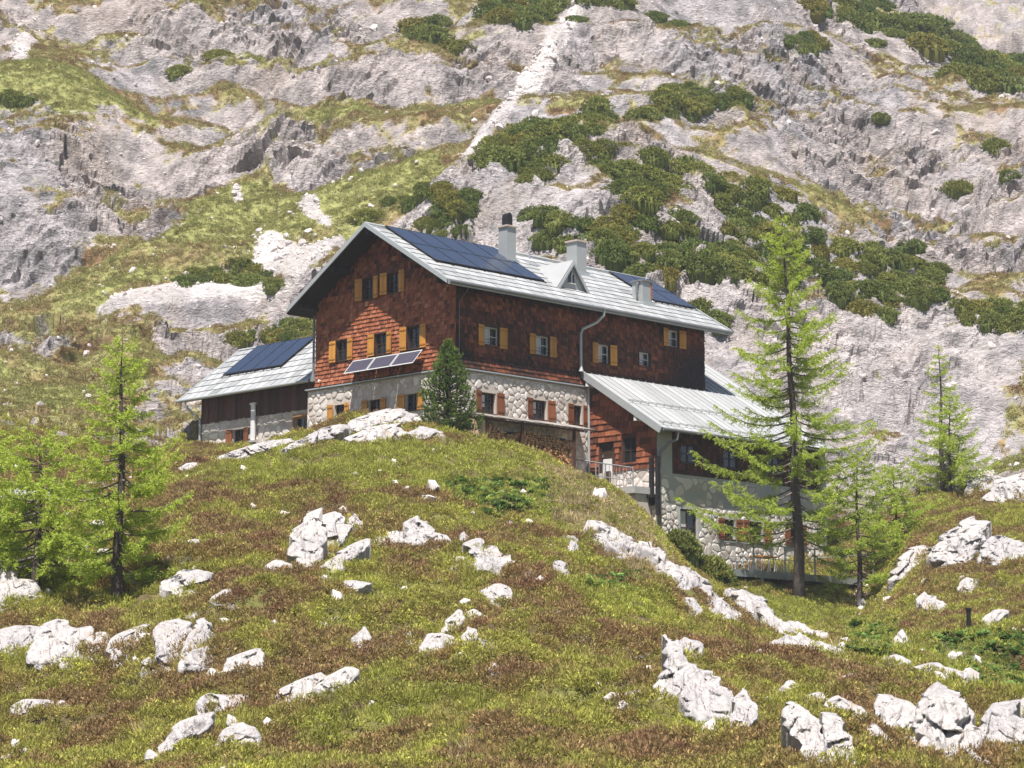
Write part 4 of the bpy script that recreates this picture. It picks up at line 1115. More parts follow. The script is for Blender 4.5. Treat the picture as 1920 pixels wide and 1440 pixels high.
o = hthing('firewood_stack', 'long stack of split logs under the lean-to', 'firewood', (4.0, -.6, -4.8))
mb = MB(); rg = np.random.default_rng(6)
row = 0; z = -4.9
while z < -2.62:
    u = 1.15 + (row % 2) * .07
    while u < 6.95:
        r = rg.uniform(.050, .085); topz = -2.72 + .22 * math.sin(u * 1.7) - (.25 if 4.0 < u < 5.4 else 0)
        if z < topz and not (abs(u - 3.4) < .08):
            n_ = .88 + rg.uniform(-.05, .05); tone = float(np.clip(rg.normal(.5, .2), .05, 1))
            k = rg.integers(3, 7); ph = rg.uniform(0, 6)
            ring = [(u + r * math.cos(ph + 6.283 * i / k), z + r * math.sin(ph + 6.283 * i / k)) for i in range(k)]
            mb.add([F_lon(x, y, n_) for x, y in ring] + [F_lon(x, y, .4) for x, y in ring], [tuple(range(k))] + [(i, (i + 1) % k, k + (i + 1) % k, k + i) for i in range(k)], tone)
        u += r * 2 + .005
    z += .118; row += 1
lg = mb.build('log', m_log, o, off=hoff(o)); lg['kind'] = 'stuff'
mb = MB(); mb.fbox(F_lon, 1.1, 6.95, -5.0, -2.75, .2, .42); mb.build('log_backing', m_under, o, off=hoff(o))

# entrance landing with railing
a_e = 7.9
pe = lambda px, py, a=a_e: (a, *on_a(px, py, a))
o = hthing('entrance_railing', 'grey steel railing with upright bars at the side entrance of the annex', 'railing', (a_e, -2.5, -5.6))
top0, top1 = pe(1040, 856), pe(1188, 877)
mb = MB(); mb.tube([np.array(top0), pe(1110, 866), np.array(top1)], .028, 8); mb.build('top_rail', m_steel, o, off=hoff(o))
bl = pe(1115, 905); br = pe(1188, 915)
for px in (1117, 1187):
    t_ = pe(px, 867 + (px - 1110) * .13); mb = MB(); mb.tube([t_, (t_[0], t_[1], t_[2] - 1.45)], .03, 8); mb.build('post', m_steel, o, off=hoff(o))
t_ = pe(1135, 869); mb = MB(); mb.tube([t_, (t_[0], t_[1], t_[2] - 1.3)], .035, 8); mb.build('post', m_steel, o, off=hoff(o))
for px in np.arange(1123, 1186, 6.5):
    if abs(px - 1135) < 3: continue
    t_ = pe(px, 868 + (px - 1110) * .13); mb = MB(); mb.tube([t_, (t_[0], t_[1], t_[2] - .95)], .014, 6); mb.build('baluster', m_steel, o, off=hoff(o))
q0, q1 = pe(1117, 892), pe(1187, 902)
mb = MB(); mb.tube([q0, q1], .02, 6); mb.build('lower_rail', m_steel, o, off=hoff(o))
zl = pe(1150, 915)[2]
o2 = hthing('entrance_landing', 'small stone landing with dark edge below the side entrance', 'landing', (8.4, -2.4, zl - .3))
mb = MB(); mb.box(7.7, 9.04, -4.2, -.3, zl - .35, zl - .02); mb.build('slab', m_concrete, o2, off=hoff(o2))
mb = MB(); mb.box(7.9, 9.04, -4.1, -.4, zl - 2.4, zl - .352); mb.build('base', m_mortar, o2, off=hoff(o2))
b0_, z0_ = on_a(1138, 903, 8.0)
o3 = hthing('leaning_board', 'narrow brown plank standing behind the entrance railing', 'plank', (8.0, b0_, z0_ - .4))
mb = MB()
for i in range(2): mb.box(8.0, 8.04, b0_ - .22 + i * .2, b0_ - .04 + i * .2, z0_ - .55, z0_ + .5)
mb.build('plank', m_board, o3, off=hoff(o3))

# steel terrace in front of the annex
BD = -8.2
d0, d1 = on_b(1366, 1074, BD), on_b(1637, 1093, BD)
zd = (d0[1] + d1[1]) / 2
o = hthing('steel_terrace', 'galvanised steel terrace with tubular railing along the stone annex', 'terrace', ((d0[0] + d1[0]) / 2, BD + 1.5, zd - 2.2))
A0, A1 = d0[0], d1[0]
mb = MB(); x = A0
while x < A1:
    y1 = -4.6; w = .5
    m_ = MB(); m_.box(x, min(x + w - .015, A1), BD + .05, y1, zd + .12, zd + .17); m_.build('deck_panel', m_steel, o, off=hoff(o)); x += w
mb = MB(); mb.box(A0, A1, BD, BD + .08, zd - .14, zd + .20); mb.build('edge_beam', m_steel, o, off=hoff(o))
for yy in (BD + 1.6, -5.2): mb = MB(); mb.box(A0, A1, yy, yy + .1, zd - .1, zd + .115); mb.build('beam', m_steel, o, off=hoff(o))
for px in (1412, 1471, 1527, 1583, 1636):
    aa = on_b(px, 1060, BD)[0]; mb = MB(); mb.box(aa - .03, aa + .03, BD - .065, BD - .003, zd - .1, zd + 1.42); mb.build('post', m_steel, o, off=hoff(o))
rt = zd + 1.40
mb = MB(); mb.tube([(A0 - .3, BD - .03, rt + .02), (A1 + .03, BD - .03, rt + .02)], .03, 8); mb.tube([(A1 + .0, BD - .03, rt + .02), (A1 + .0, -4.7, rt + .02)], .03, 8); mb.build('top_rail', m_steel, o, off=hoff(o))
mb = MB(); mb.tube([(A0 - .3, BD - .03, zd + .78), (A1, BD - .03, zd + .78)], .018, 6); mb.build('middle_rail', m_steel, o, off=hoff(o))
for px in (1547, 1621, 1430):
    aa = on_b(px, 1100, BD)[0]
    for yy in (BD + .05, -5.5):
        p = hloc((aa, yy, 0)); zg = float(Tz(p[0], p[1])) - HC[2] - .4
        mb = MB(); mb.box(aa - .06, aa + .06, yy - .06, yy + .06, zg, zd - .14 if yy < -6 else zd - .1); mb.build('support_post', m_steel, o, off=hoff(o))

# folding furniture on the terrace
bq = -6.6
for i, px in enumerate(np.linspace(1380, 1478, 9)):
    aa, zz = on_b(px, 1056 + i * .9, bq)
    o = hthing('folding_trestle', 'white folding trestle leaning in a row behind the terrace railing', 'trestle', (aa, bq, zd + .17), 'white trestles on the steel terrace')
    zt = zz + .28
    for nm, p0, p1 in (('leg', (aa - .12, bq, zd + .17), (aa + .05, bq, zt)), ('leg', (aa + .22, bq + .04, zd + .17), (aa + .05, bq + .04, zt))):
        mb = MB(); mb.tube([p0, p1], .022, 6); mb.build(nm, m_white, o, off=hoff(o))
    mb = MB(); mb.tube([(aa - .06, bq + .02, zd + .45), (aa + .16, bq + .02, zd + .45)], .018, 6); mb.build('crossbar', m_white, o, off=hoff(o))
aa0, zz0 = on_b(1414, 1042, bq + .6); aa1, _ = on_b(1450, 1044, bq + .6)
o = hthing('beer_table', 'narrow folding table with orange wooden top on the steel terrace', 'table', ((aa0 + aa1) / 2, bq + .6, zd + .17))
mb = MB(); mb.box(aa0, aa1, bq + .35, bq + .95, zz0 - .05, zz0 + .02); mb.build('tabletop', m_orange, o, off=hoff(o))
for x in (aa0 + .15, aa1 - .15):
    mb = MB(); mb.tube([(x, bq + .42, zd + .17), (x, bq + .5, zz0 - .05)], .02, 6); mb.tube([(x, bq + .88, zd + .17), (x, bq + .8, zz0 - .05)], .02, 6); mb.build('leg', m_steel, o, off=hoff(o))
aa0, zz0 = on_b(1352, 1020, -4.9)
o = hthing('log_pile_beam', 'peeled log leaning under the end of the steel terrace', 'log', (on_b(1575, 1150, BD + .6)[0], BD + .6, on_b(1575, 1150, BD + .6)[1]))
p0 = (*[on_b(1572, 1150, BD + .4)[0]], BD + .4, on_b(1572, 1150, BD + .4)[1]); p1 = (on_b(1590, 1108, BD + .8)[0], BD + .8, on_b(1590, 1108, BD + .8)[1])
mb = MB(); mb.tube([p0, np.array(p0) * .6 + np.array(p1) * .4, p1], [.17, .16, .14], 12); mb.build('trunk', m_plank, o, off=hoff(o))
o.name = 'leaning_log'

# dark iron post on the meadow at right
g = hit(1817, 1186)
o = empty('iron_post', g); tag(o, 'short dark iron post with flat cap standing alone in the grass', 'post')
hh = 36 / FPX * g[1] + .15
mb = MB(); mb.tube([(0, 0, -.15), (0, 0, hh - .06)], .085, 12); mb.build('shaft', m_iron, o); mb = MB(); mb.tube([(0, 0, hh - .06), (0, 0, hh)], .12, 12); mb.build('cap', m_iron, o)
# ------------------------------------------------------------------ limestone outcrops on the knoll
m_lime, nt, bs = mat('white karst limestone', 0.92, 0.15)
P = wpos(nt)
f1 = noise(nt, 3.2, 6, scaled(nt, P, (1.7, 1.7, 0.55)), 0.72); f2 = noise(nt, 0.55, 3, P)
c = ramp(nt, f1, [(0.26, (0.25, 0.23, 0.22)), (0.40, (0.42, 0.385, 0.365)), (0.56, (0.50, 0.46, 0.437)), (0.78, (0.57, 0.525, 0.50))])
c = mix(nt, ramp(nt, f2, [(0.42, (0, 0, 0)), (0.62, (0.75, 0.75, 0.75))]), c, mix(nt, 1.0, c, (0.78, 0.80, 0.84), 'MULTIPLY'))
lich = ramp(nt, noise(nt, 1.4, 5, P), [(0.60, (0, 0, 0)), (0.70, (0.55, 0.55, 0.55))])
c = mix(nt, lich, c, (0.36, 0.27, 0.20))
vo = nt.nodes.new('ShaderNodeTexVoronoi'); vo.feature = 'DISTANCE_TO_EDGE'; vo.inputs['Scale'].default_value = 1.5
wv = nt.nodes.new('ShaderNodeVectorMath'); wv.operation = 'MULTIPLY_ADD'; wn_ = nt.nodes.new('ShaderNodeTexNoise'); wn_.inputs['Scale'].default_value = 1.3; wn_.inputs['Detail'].default_value = 3; link(nt, P, wn_.inputs['Vector'])
link(nt, wn_.outputs['Color'], wv.inputs[0]); wv.inputs[1].default_value = (1.5, 1.5, 1.5); link(nt, scaled(nt, P, (1.5, 1.5, 0.6)), wv.inputs[2]); link(nt, wv.outputs[0], vo.inputs['Vector'])
edge = maths(nt, 'MINIMUM', vo.outputs['Distance'], 0.12)
c = mix(nt, 1.0, c, ramp(nt, edge, [(0.0, (0.74, 0.72, 0.70)), (0.035, (1, 1, 1))]), 'MULTIPLY')
link(nt, c, bs.inputs['Base Color']); bump(nt, bs, maths(nt, 'ADD', f1, maths(nt, 'MULTIPLY', edge, 1.6)), 0.9, 0.12)

ROCKS = [  # (zone, outline in photo pixels)
 ('b', [(0,1190),(30,1180),(70,1185),(66,1228),(25,1236),(0,1226)]), ('b', [(62,1240),(74,1188),(105,1172),(130,1190),(125,1235),(100,1252)]), ('b', [(118,1246),(132,1192),(168,1187),(165,1225),(150,1250)]),
 ('b', [(168,1245),(182,1195),(203,1198),(205,1240),(185,1252)]), ('b', [(210,1238),(215,1200),(245,1185),(270,1180),(265,1220),(230,1242)]),
 ('b', [(258,1265),(275,1240),(300,1228),(315,1240),(290,1262),(268,1274)]), ('b', [(300,1240),(305,1180),(330,1172),(355,1185),(358,1238),(330,1250)]), ('b', [(352,1244),(360,1190),(385,1170),(408,1212),(425,1238),(385,1252)]),
 ('b', [(425,1258),(440,1235),(490,1220),(485,1260),(465,1268)]), ('b', [(515,1318),(540,1290),(590,1270),(596,1292),(560,1322),(525,1328)]), ('b', [(598,1284),(640,1258),(662,1262),(650,1292),(625,1302)]),
 ('b', [(25,1332),(45,1315),(90,1318),(85,1337),(35,1340)]), ('b', [(98,1332),(120,1315),(150,1340),(110,1340)]), ('b', [(378,1322),(400,1305),(455,1310),(460,1337),(430,1352),(400,1347)]),
 ('b', [(300,1410),(325,1365),(360,1350),(387,1345),(375,1372),(335,1392),(310,1414)]), ('b', [(410,1400),(430,1370),(455,1362),(475,1385),(470,1412),(430,1410)]),
 ('b', [(258,1446),(280,1410),(297,1425),(300,1446)]), ('b', [(3,1422),(40,1408),(55,1425),(20,1438)]),
 ('m', [(312,1097),(345,1070),(392,1075),(399,1117),(345,1124)]), ('m', [(403,1120),(430,1107),(465,1140),(470,1152),(440,1152),(410,1136)]), ('m', [(343,1158),(375,1144),(382,1157),(350,1165)]),
 ('m', [(128,1047),(140,1022),(160,1025),(160,1052),(135,1060)]), ('m', [(172,1052),(185,1032),(207,1035),(206,1062),(185,1060)]),
 ('m', [(292,1060),(330,1035),(336,1060),(310,1065)]), ('m', [(337,1047),(350,1038),(361,1060),(345,1069)]), ('m', [(350,1030),(354,1014),(372,1012),(374,1032)]),
 ('m', [(550,1052),(548,1015),(570,975),(590,963),(602,972),(606,1020),(595,1055),(578,1086),(560,1078)]), ('m', [(604,1030),(606,974),(625,965),(645,975),(652,1000),(630,1032),(612,1045)]),
 ('m', [(598,1086),(620,1050),(650,1030),(680,1015),(687,1030),(650,1057),(625,1088)]), ('m', [(648,992),(662,965),(684,1000),(662,1006)]), ('m', [(498,1064),(520,1050),(548,1060),(530,1078)]),
 ('m', [(-15,1058),(20,1066),(60,1092),(78,1100),(62,1122),(20,1137),(-15,1144)]),
 ('m', [(588,1172),(610,1135),(640,1130),(636,1172),(610,1182)]), ('m', [(615,1107),(650,1090),(692,1095),(660,1111),(625,1114)]),
 ('m', [(688,1032),(700,1008),(740,998),(766,1000),(766,1028),(730,1038)]), ('m', [(762,985),(782,973),(830,1008),(852,1036),(810,1034),(770,1017)]), ('m', [(860,1024),(870,998),(887,1028)]), ('m', [(846,1067),(860,1044),(886,1050),(880,1070)]),
 ('m', [(880,1022),(895,1016),(940,1038),(957,1060),(974,1094),(940,1084),(900,1068),(885,1042)]), ('m', [(983,1078),(995,1068),(1005,1092),(990,1094)]),
 ('m', [(903,1112),(925,1099),(950,1102),(964,1130),(956,1153),(935,1143),(920,1127)]), ('m', [(663,1204),(680,1178),(700,1195),(709,1222),(670,1228)]), ('m', [(720,1208),(735,1193),(747,1210),(730,1215)]), ('m', [(753,1206),(768,1185),(780,1211),(760,1214)]),
 ('m', [(788,1224),(800,1193),(830,1189),(863,1205),(850,1218),(815,1234),(795,1230)]), ('m', [(828,1192),(850,1149),(867,1149),(863,1177),(845,1195)]), ('m', [(868,1214),(880,1178),(900,1190),(932,1217),(915,1235),(885,1225)]), ('m', [(873,1153),(890,1143),(907,1160),(895,1173),(880,1168)]),
 ('m', [(916,1254),(928,1243),(944,1264),(930,1271)]), ('m', [(1008,1266),(1025,1250),(1036,1270),(1015,1274)]), ('f', [(1066,1008),(1080,1008),(1086,1038),(1072,1036)]), ('f', [(1038,1056),(1052,1054),(1066,1080),(1082,1102),(1062,1099)]),
 ('f', [(1125,985),(1145,988),(1190,1028),(1232,1075),(1222,1083),(1180,1057),(1140,1017)]),
 ('f', [(1203,1025),(1240,1052),(1300,1082),(1322,1110),(1318,1160),(1270,1132),(1250,1092),(1225,1057)]), ('f', [(1300,1090),(1352,1128),(1387,1165),(1408,1190),(1370,1184),(1318,1168),(1312,1120)]), ('f', [(1278,1132),(1300,1125),(1322,1168),(1282,1164)]),
 ('f', [(1362,1116),(1385,1108),(1432,1138),(1442,1176),(1440,1206),(1410,1192),(1400,1162),(1380,1132)]), ('f', [(1428,1142),(1472,1175),(1514,1212),(1490,1214),(1442,1207)]),
 ('f', [(1438,1211),(1500,1198),(1560,1218),(1584,1232),(1540,1232),(1480,1219)]), ('f', [(1480,1168),(1510,1178),(1552,1198),(1584,1226),(1560,1224),(1510,1208)]),
 ('r', [(1215,1316),(1238,1262),(1250,1198),(1268,1210),(1290,1262),(1280,1322),(1245,1332)]), ('r', [(1278,1330),(1290,1258),(1340,1278),(1362,1310),(1377,1362),(1370,1384),(1310,1352)]), ('r', [(1163,1308),(1200,1293),(1222,1312),(1190,1334)]),
 ('r', [(1376,1344),(1385,1298),(1422,1330),(1412,1362),(1390,1386)]), ('r', [(1268,1222),(1280,1198),(1312,1210),(1302,1242),(1280,1240)]), ('r', [(1188,1238),(1200,1208),(1217,1225),(1200,1236)]),
 ('r', [(1448,1318),(1480,1278),(1512,1300),(1500,1319)]), ('r', [(1510,1308),(1540,1298),(1554,1320),(1530,1326)]), ('r', [(1463,1338),(1490,1320),(1522,1350),(1547,1390),(1532,1446),(1500,1404),(1480,1374)]),
 ('r', [(1536,1446),(1545,1345),(1575,1343),(1592,1390),(1622,1446)]), ('r', [(1636,1330),(1650,1306),(1690,1313),(1717,1340),(1724,1382),(1690,1393),(1650,1373)]), ('r', [(1613,1378),(1640,1358),(1672,1390),(1665,1404),(1630,1398)]),
 ('r', [(1553,1323),(1575,1306),(1612,1330),(1622,1358),(1590,1348)]), ('r', [(1716,1345),(1760,1288),(1802,1308),(1800,1350),(1790,1446),(1752,1446),(1732,1404)]), ('r', [(1796,1360),(1812,1330),(1826,1350),(1836,1400),(1872,1446),(1795,1446)]),
 ('r', [(1833,1374),(1855,1328),(1900,1323),(1917,1360),(1892,1424),(1860,1414)]), ('r', [(1903,1324),(1930,1308),(1935,1366),(1908,1350)]), ('r', [(1720,1252),(1760,1244),(1802,1262),(1810,1280),(1780,1284),(1740,1268)]),
 ('r', [(1635,1242),(1680,1228),(1707,1240),(1690,1250),(1640,1249)]), ('r', [(1563,1279),(1600,1263),(1624,1287),(1580,1289)]), ('r', [(1666,1214),(1690,1183),(1707,1205),(1697,1225),(1670,1224)]), ('r', [(1711,1222),(1728,1208),(1734,1225)]),
 ('s', [(1668,1084),(1690,1048),(1710,1028),(1742,1030),(1736,1064),(1700,1084)]), ('s', [(1743,1044),(1770,1008),(1800,983),(1822,973),(1852,990),(1840,1022),(1810,1064),(1790,1074),(1770,1054)]),
 ('s', [(1838,1044),(1860,1008),(1890,1008),(1930,1025),(1930,1044),(1870,1064)]), ('s', [(1798,1104),(1815,1083),(1845,1093),(1862,1112),(1830,1116)]), ('s', [(1723,1133),(1735,1111),(1782,1135),(1775,1149)]), ('s', [(1836,1178),(1850,1153),(1870,1143),(1887,1150),(1860,1178)]),
 ('s', [(1848,934),(1870,903),(1900,893),(1930,888),(1930,934),(1880,949)]), ('s', [(1808,904),(1840,878),(1882,900),(1860,924),(1820,924)]),
 ('h', [(523,844),(560,824),(600,804),(640,796),(650,806),(620,822),(570,840)]), ('h', [(636,812),(660,788),(720,768),(762,770),(784,800),(740,806),(690,812)]), ('h', [(638,830),(690,802),(745,796),(770,814),(740,832),(680,840)]), ('h', [(764,818),(792,798),(832,814),(838,826),(800,830)]),
 ('h', [(398,864),(460,838),(520,823),(547,830),(500,846),(440,864)]), ('h', [(322,893),(345,870),(374,868),(367,892)]), ('h', [(662,908),(672,888),(687,906),(672,915)]),
 ('w', [(3,954),(20,914),(60,920),(112,913),(117,932),(60,949)]), ('w', [(128,924),(170,904),(217,909),(202,924)]),
]
RLAB = {
 'b': ('white fluted limestone outcrop in heath at the knoll foot', 'outcrops at the foot of the knoll'),
 'm': ('white limestone boulder in the heath on the knoll below the hut', 'boulders on the heathery knoll'),
 'f': ('long bare limestone slab running down the grassy flank towards the steel terrace', 'slabs down the grassy flank'),
 'r': ('tall white limestone block in the heath before the leafy hollow', 'upright limestone blocks'),
 's': ('pale limestone boulder on the brown slope behind the lone iron post', 'boulders on the slope behind the iron post'),
 'h': ('low white rock ledge just below the stone wall of the hut', 'rock ledges at the hut wall'),
 'w': ('pale rock ledge in the grass behind the small larches', 'rocks behind the small larches'),
}

def smooth_poly(poly, n):
    p = np.array(poly, float); k = len(p); out = []
    for i in range(k):
        p0, p1, p2, p3 = p[i - 1], p[i], p[(i + 1) % k], p[(i + 2) % k]
        for t in np.linspace(0, 1, 8, endpoint=False):
            out.append(.5 * (2 * p1 + (p2 - p0) * t + (2 * p0 - 5 * p1 + 4 * p2 - p3) * t * t + (3 * p1 - p0 - 3 * p2 + p3) * t ** 3) * .55 + (p1 + (p2 - p1) * t) * .45)
    out = np.array(out); d = np.r_[0, np.cumsum(np.linalg.norm(np.diff(np.r_[out, out[:1]], axis=0), axis=1))]
    tt = np.linspace(0, d[-1], n, endpoint=False)
    return np.stack([np.interp(tt, d, np.r_[out[:, i], out[:1, i]]) for i in (0, 1)], 1)

rgk = np.random.default_rng(4)
def rock_obj(poly, seed, zone_):
    poly = np.array(poly, float); cx, cy = poly.mean(0); poly = np.array([cx, cy]) + (poly - [cx, cy]) * (1.28 if zone_ == 'b' else 1.14 if zone_ in 'mr' else 1.1 if zone_ in 'fsw' else 1.04)
    ymax = {'h': 112, 's': 130, 'w': 112}.get(zone_, 104); ymin = 98 if zone_ in 'h' else 46
    bot = poly[:, 1].max()
    w_px = np.ptp(poly[:, 0]); h_px = np.ptp(poly[:, 1])
    g = hit(cx, bot - .12 * h_px, ymin=ymin, ymax=ymax)
    if zone_ == 'f':                              # slabs lie in the slope
        hs = []
        for _k in range(60):
            w_ = rgk.dirichlet(np.ones(len(poly))); q_ = w_ @ poly; h_ = hit(q_[0], q_[1] + 3, 60, 108)
            if h_[1] < 107.5: hs.append(h_)
        hs = np.array(hs); md = np.median(hs[:, 1]); hs = hs[np.abs(hs[:, 1] - md) < 7]
        A_ = np.c_[hs[:, 0], hs[:, 1], np.ones(len(hs))]; co = np.linalg.lstsq(A_, hs[:, 2], rcond=None)[0]
        co[1] = np.clip(co[1], .35, .9); co[0] = np.clip(co[0], -.9, .3)
        nrm = np.array([-co[0], -co[1], 1.0]); nrm /= np.linalg.norm(nrm)
        m_ = hs.mean(0); org = m_ + np.array([0, 0, .10])
        ex = np.array([1.0, 0, co[0]]); ex /= np.linalg.norm(ex); up = np.cross(nrm, ex)
    else:
        beta = R_({'h': 32, 'b': 38}.get(zone_, 35))
        az = math.atan2(g[0], g[1])
        ex = np.array([math.cos(az), -math.sin(az), 0]); bk = np.array([math.sin(az), math.cos(az), 0])
        up = bk * math.cos(beta) + np.array([0, 0, math.sin(beta)]); nrm = np.cross(ex, up); nrm /= np.linalg.norm(nrm)
        nrm = nrm if nrm[1] < 0 else -nrm
        org = g - np.array([0, 0, .05])
    up = np.cross(nrm, ex) if np.cross(nrm, ex)[2] > 0 else -np.cross(nrm, ex)
    NA = int(np.clip(max(w_px, h_px) * .9, 28, 96)); NR = int(np.clip(NA / 3.2, 9, 26))
    ring = smooth_poly(poly, NA); c0 = ring.mean(0)
    def topl(q):
        r = ray(q[0], q[1]); t = org.dot(nrm) / r.dot(nrm); p = r * t - org; return p.dot(ex), p.dot(up)
    rim = np.array([topl(q) for q in ring]); cen = np.array(topl(c0))
    size = math.sqrt(np.ptp(rim[:, 0]) * np.ptp(rim[:, 1])); size = max(size, .12)
    rg = np.random.default_rng(seed); sx, sy = rg.uniform(0, 99, 2)
    rr = np.linspace(0, 1, NR + 1)[1:]
    V = [(cen[0], cen[1], 0.0)]; 
    P2 = cen[None, None] + rr[:, None, None] * (rim - cen)[None]
    jx = (fbm(P2[..., 0] * 2.2 + sx, P2[..., 1] * 2.2, 7, 3) - .5) * .30 * size
    P2 = P2 + np.stack([jx, jx * .6], -1) * (rr[:, None, None])
    x_, y_ = P2[..., 0], P2[..., 1]
    vd = -(org / np.linalg.norm(org)); vd = vd if zone_ != 'f' else nrm
    BU = .05 if zone_ == 'f' else .07
    bulge = size * BU * np.sqrt(np.clip(1 - rr ** 3.2, 0, 1))[:, None]
    sk = .35 if zone_ in 'bmr' else .2
    fl = (ridged(x_ * 5.5 / max(size, .5) ** .4 + sx + y_ * sk, y_ * .9 / max(size, .5) ** .4 + sy, 401, 3) - .55) * .27 * size ** .8
    bk_ = blocks(x_ * 2.2 / size + sx, y_ * 1.3 / size + sy, 411, 1.5) * .085 * size + blocks(x_ * 4.4 / size ** .6 + sx, y_ * 2.4 / size ** .6 + sy, 421, 1.5) * .045 * size ** .6
    h = bulge + (fl + bk_) * (1 - rr ** 6)[:, None] * (.45 if zone_ == 'f' else 1)
    pts = org + x_[..., None] * ex + y_[..., None] * up + h[..., None] * vd
    cpt = org + cen[0] * ex + cen[1] * up + (size * BU + fl[0].mean() + bk_[0].mean()) * vd
    # skirt running back into the hillside
    q = (rim[:, 1] - rim[:, 1].min())
    back = (.25 + .7 * q)[:, None]
    sk1 = pts[-1] - nrm * back * .5 - np.array([0, 0, .05]); sk2 = pts[-1] - nrm * back - np.array([0, 0, .45 + 0 * size])
    allp = np.concatenate([cpt[None], pts.reshape(-1, 3), sk1, sk2])
    tri = [(0, 1 + (i + 1) % NA, 1 + i) for i in range(NA)]
    qd = []
    for r_ in range(NR + 1):
        o_ = 1 + r_ * NA
        for i in range(NA): qd.append((o_ + i, o_ + (i + 1) % NA, o_ + NA + (i + 1) % NA, o_ + NA + i))
    base = np.array([org[0], org[1], allp[:, 2].min()])
    me = fast_mesh('limestone_outcrop', allp - base, tris=tri, quads=qd)
    bm = bmesh.new(); bm.from_mesh(me); bmesh.ops.recalc_face_normals(bm, faces=bm.faces); bm.to_mesh(me); bm.free()
    me.materials.append(m_lime)
    nm = {'f': 'limestone_slab', 'h': 'rock_ledge', 'm': 'limestone_boulder', 's': 'limestone_boulder'}.get(zone_, 'limestone_outcrop')
    o = obj(nm, me); o.location = base
    sz = 'small ' if w_px * h_px < 900 else 'large ' if w_px * h_px > 4200 else ''
    shp = '' if zone_ in 'fhr' else 'tall narrow ' if h_px > 1.25 * w_px else 'low wide ' if w_px > 1.7 * h_px else 'blocky '
    lab = sz + shp + RLAB[zone_][0]
    tag(o, lab, 'rock', (sz + shp + RLAB[zone_][1]).strip())
    return o
for i, (zn, poly) in enumerate(ROCKS): rock_obj(poly, 500 + i, zn)
# ------------------------------------------------------------------ trees and shrubs
def foliage_mat(name, stops, trans=0.35, vary=False):
    m = bpy.data.materials.new(name); m.use_nodes = True; nt = m.node_tree; nt.nodes.clear()
    t = attr(nt, 'tone').outputs['Fac']
    c = ramp(nt, t, stops)
    if vary:
        rnd = node(nt, 'ShaderNodeObjectInfo').outputs['Random']
        c = mix(nt, 1.0, c, ramp(nt, rnd, [(0.0, (0.80, 0.92, 0.85)), (0.5, (1.1, 1.1, 1.0)), (0.85, (1.35, 1.25, 1.05)), (1.0, (1.5, 1.15, 1.0))]), 'MULTIPLY')
    d = node(nt, 'ShaderNodeBsdfDiffuse'); tr = node(nt, 'ShaderNodeBsdfTranslucent'); mx = node(nt, 'ShaderNodeMixShader'); mx.inputs[0].default_value = trans
    link(nt, c, d.inputs[0]); link(nt, mix(nt, 1.0, c, (1.15, 1.1, 0.7), 'MULTIPLY'), tr.inputs[0]); link(nt, d.outputs[0], mx.inputs[1]); link(nt, tr.outputs[0], mx.inputs[2])
    out = node(nt, 'ShaderNodeOutputMaterial'); link(nt, mx.outputs[0], out.inputs[0])
    return m
m_larch = foliage_mat('larch needles', [(0.0, (0.22, 0.30, 0.055)), (0.5, (0.40, 0.50, 0.09)), (1.0, (0.56, 0.63, 0.16))], .5)
m_pine = foliage_mat('stone pine needles', [(0.0, (0.045, 0.080, 0.024)), (0.5, (0.125, 0.185, 0.045)), (1.0, (0.26, 0.31, 0.080))], .25)
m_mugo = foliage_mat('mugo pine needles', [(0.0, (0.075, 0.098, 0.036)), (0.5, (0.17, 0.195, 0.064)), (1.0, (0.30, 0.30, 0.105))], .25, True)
m_bark = simple('larch bark', (0.075, 0.058, 0.048), 0.9, var=0.45, scale=6, bumps=0.8, tone=True)
m_twig = simple('grey twig', (0.14, 0.115, 0.095), 0.9, var=0.3, scale=6)

def cards(cen, dirs, ln, wd, rg):
    """narrow leaf faces: one quad for each centre"""
    n = len(cen); d = dirs / (np.linalg.norm(dirs, axis=1, keepdims=True) + 1e-9)
    r = rg.normal(size=(n, 3)); s = np.cross(d, r); s /= np.linalg.norm(s, axis=1, keepdims=True) + 1e-9
    ln = np.broadcast_to(np.asarray(ln, float), (n,))[:, None]; wd = np.broadcast_to(np.asarray(wd, float), (n,))[:, None]
    a = cen - s * wd * .5; b_ = cen + s * wd * .5; c_ = cen + d * ln + s * wd * .3; e = cen + d * ln - s * wd * .3
    V = np.stack([a, b_, c_, e], 1).reshape(-1, 3); Q = np.arange(4 * n).reshape(n, 4)
    return V, Q

def leaf_mesh(name, V, Q, tone, m):
    me = fast_mesh(name, V, quads=Q)
    at = me.attributes.new('tone', 'FLOAT', 'FACE'); at.data.foreach_set('value', np.asarray(tone, np.float32))
    me.materials.append(m); return me

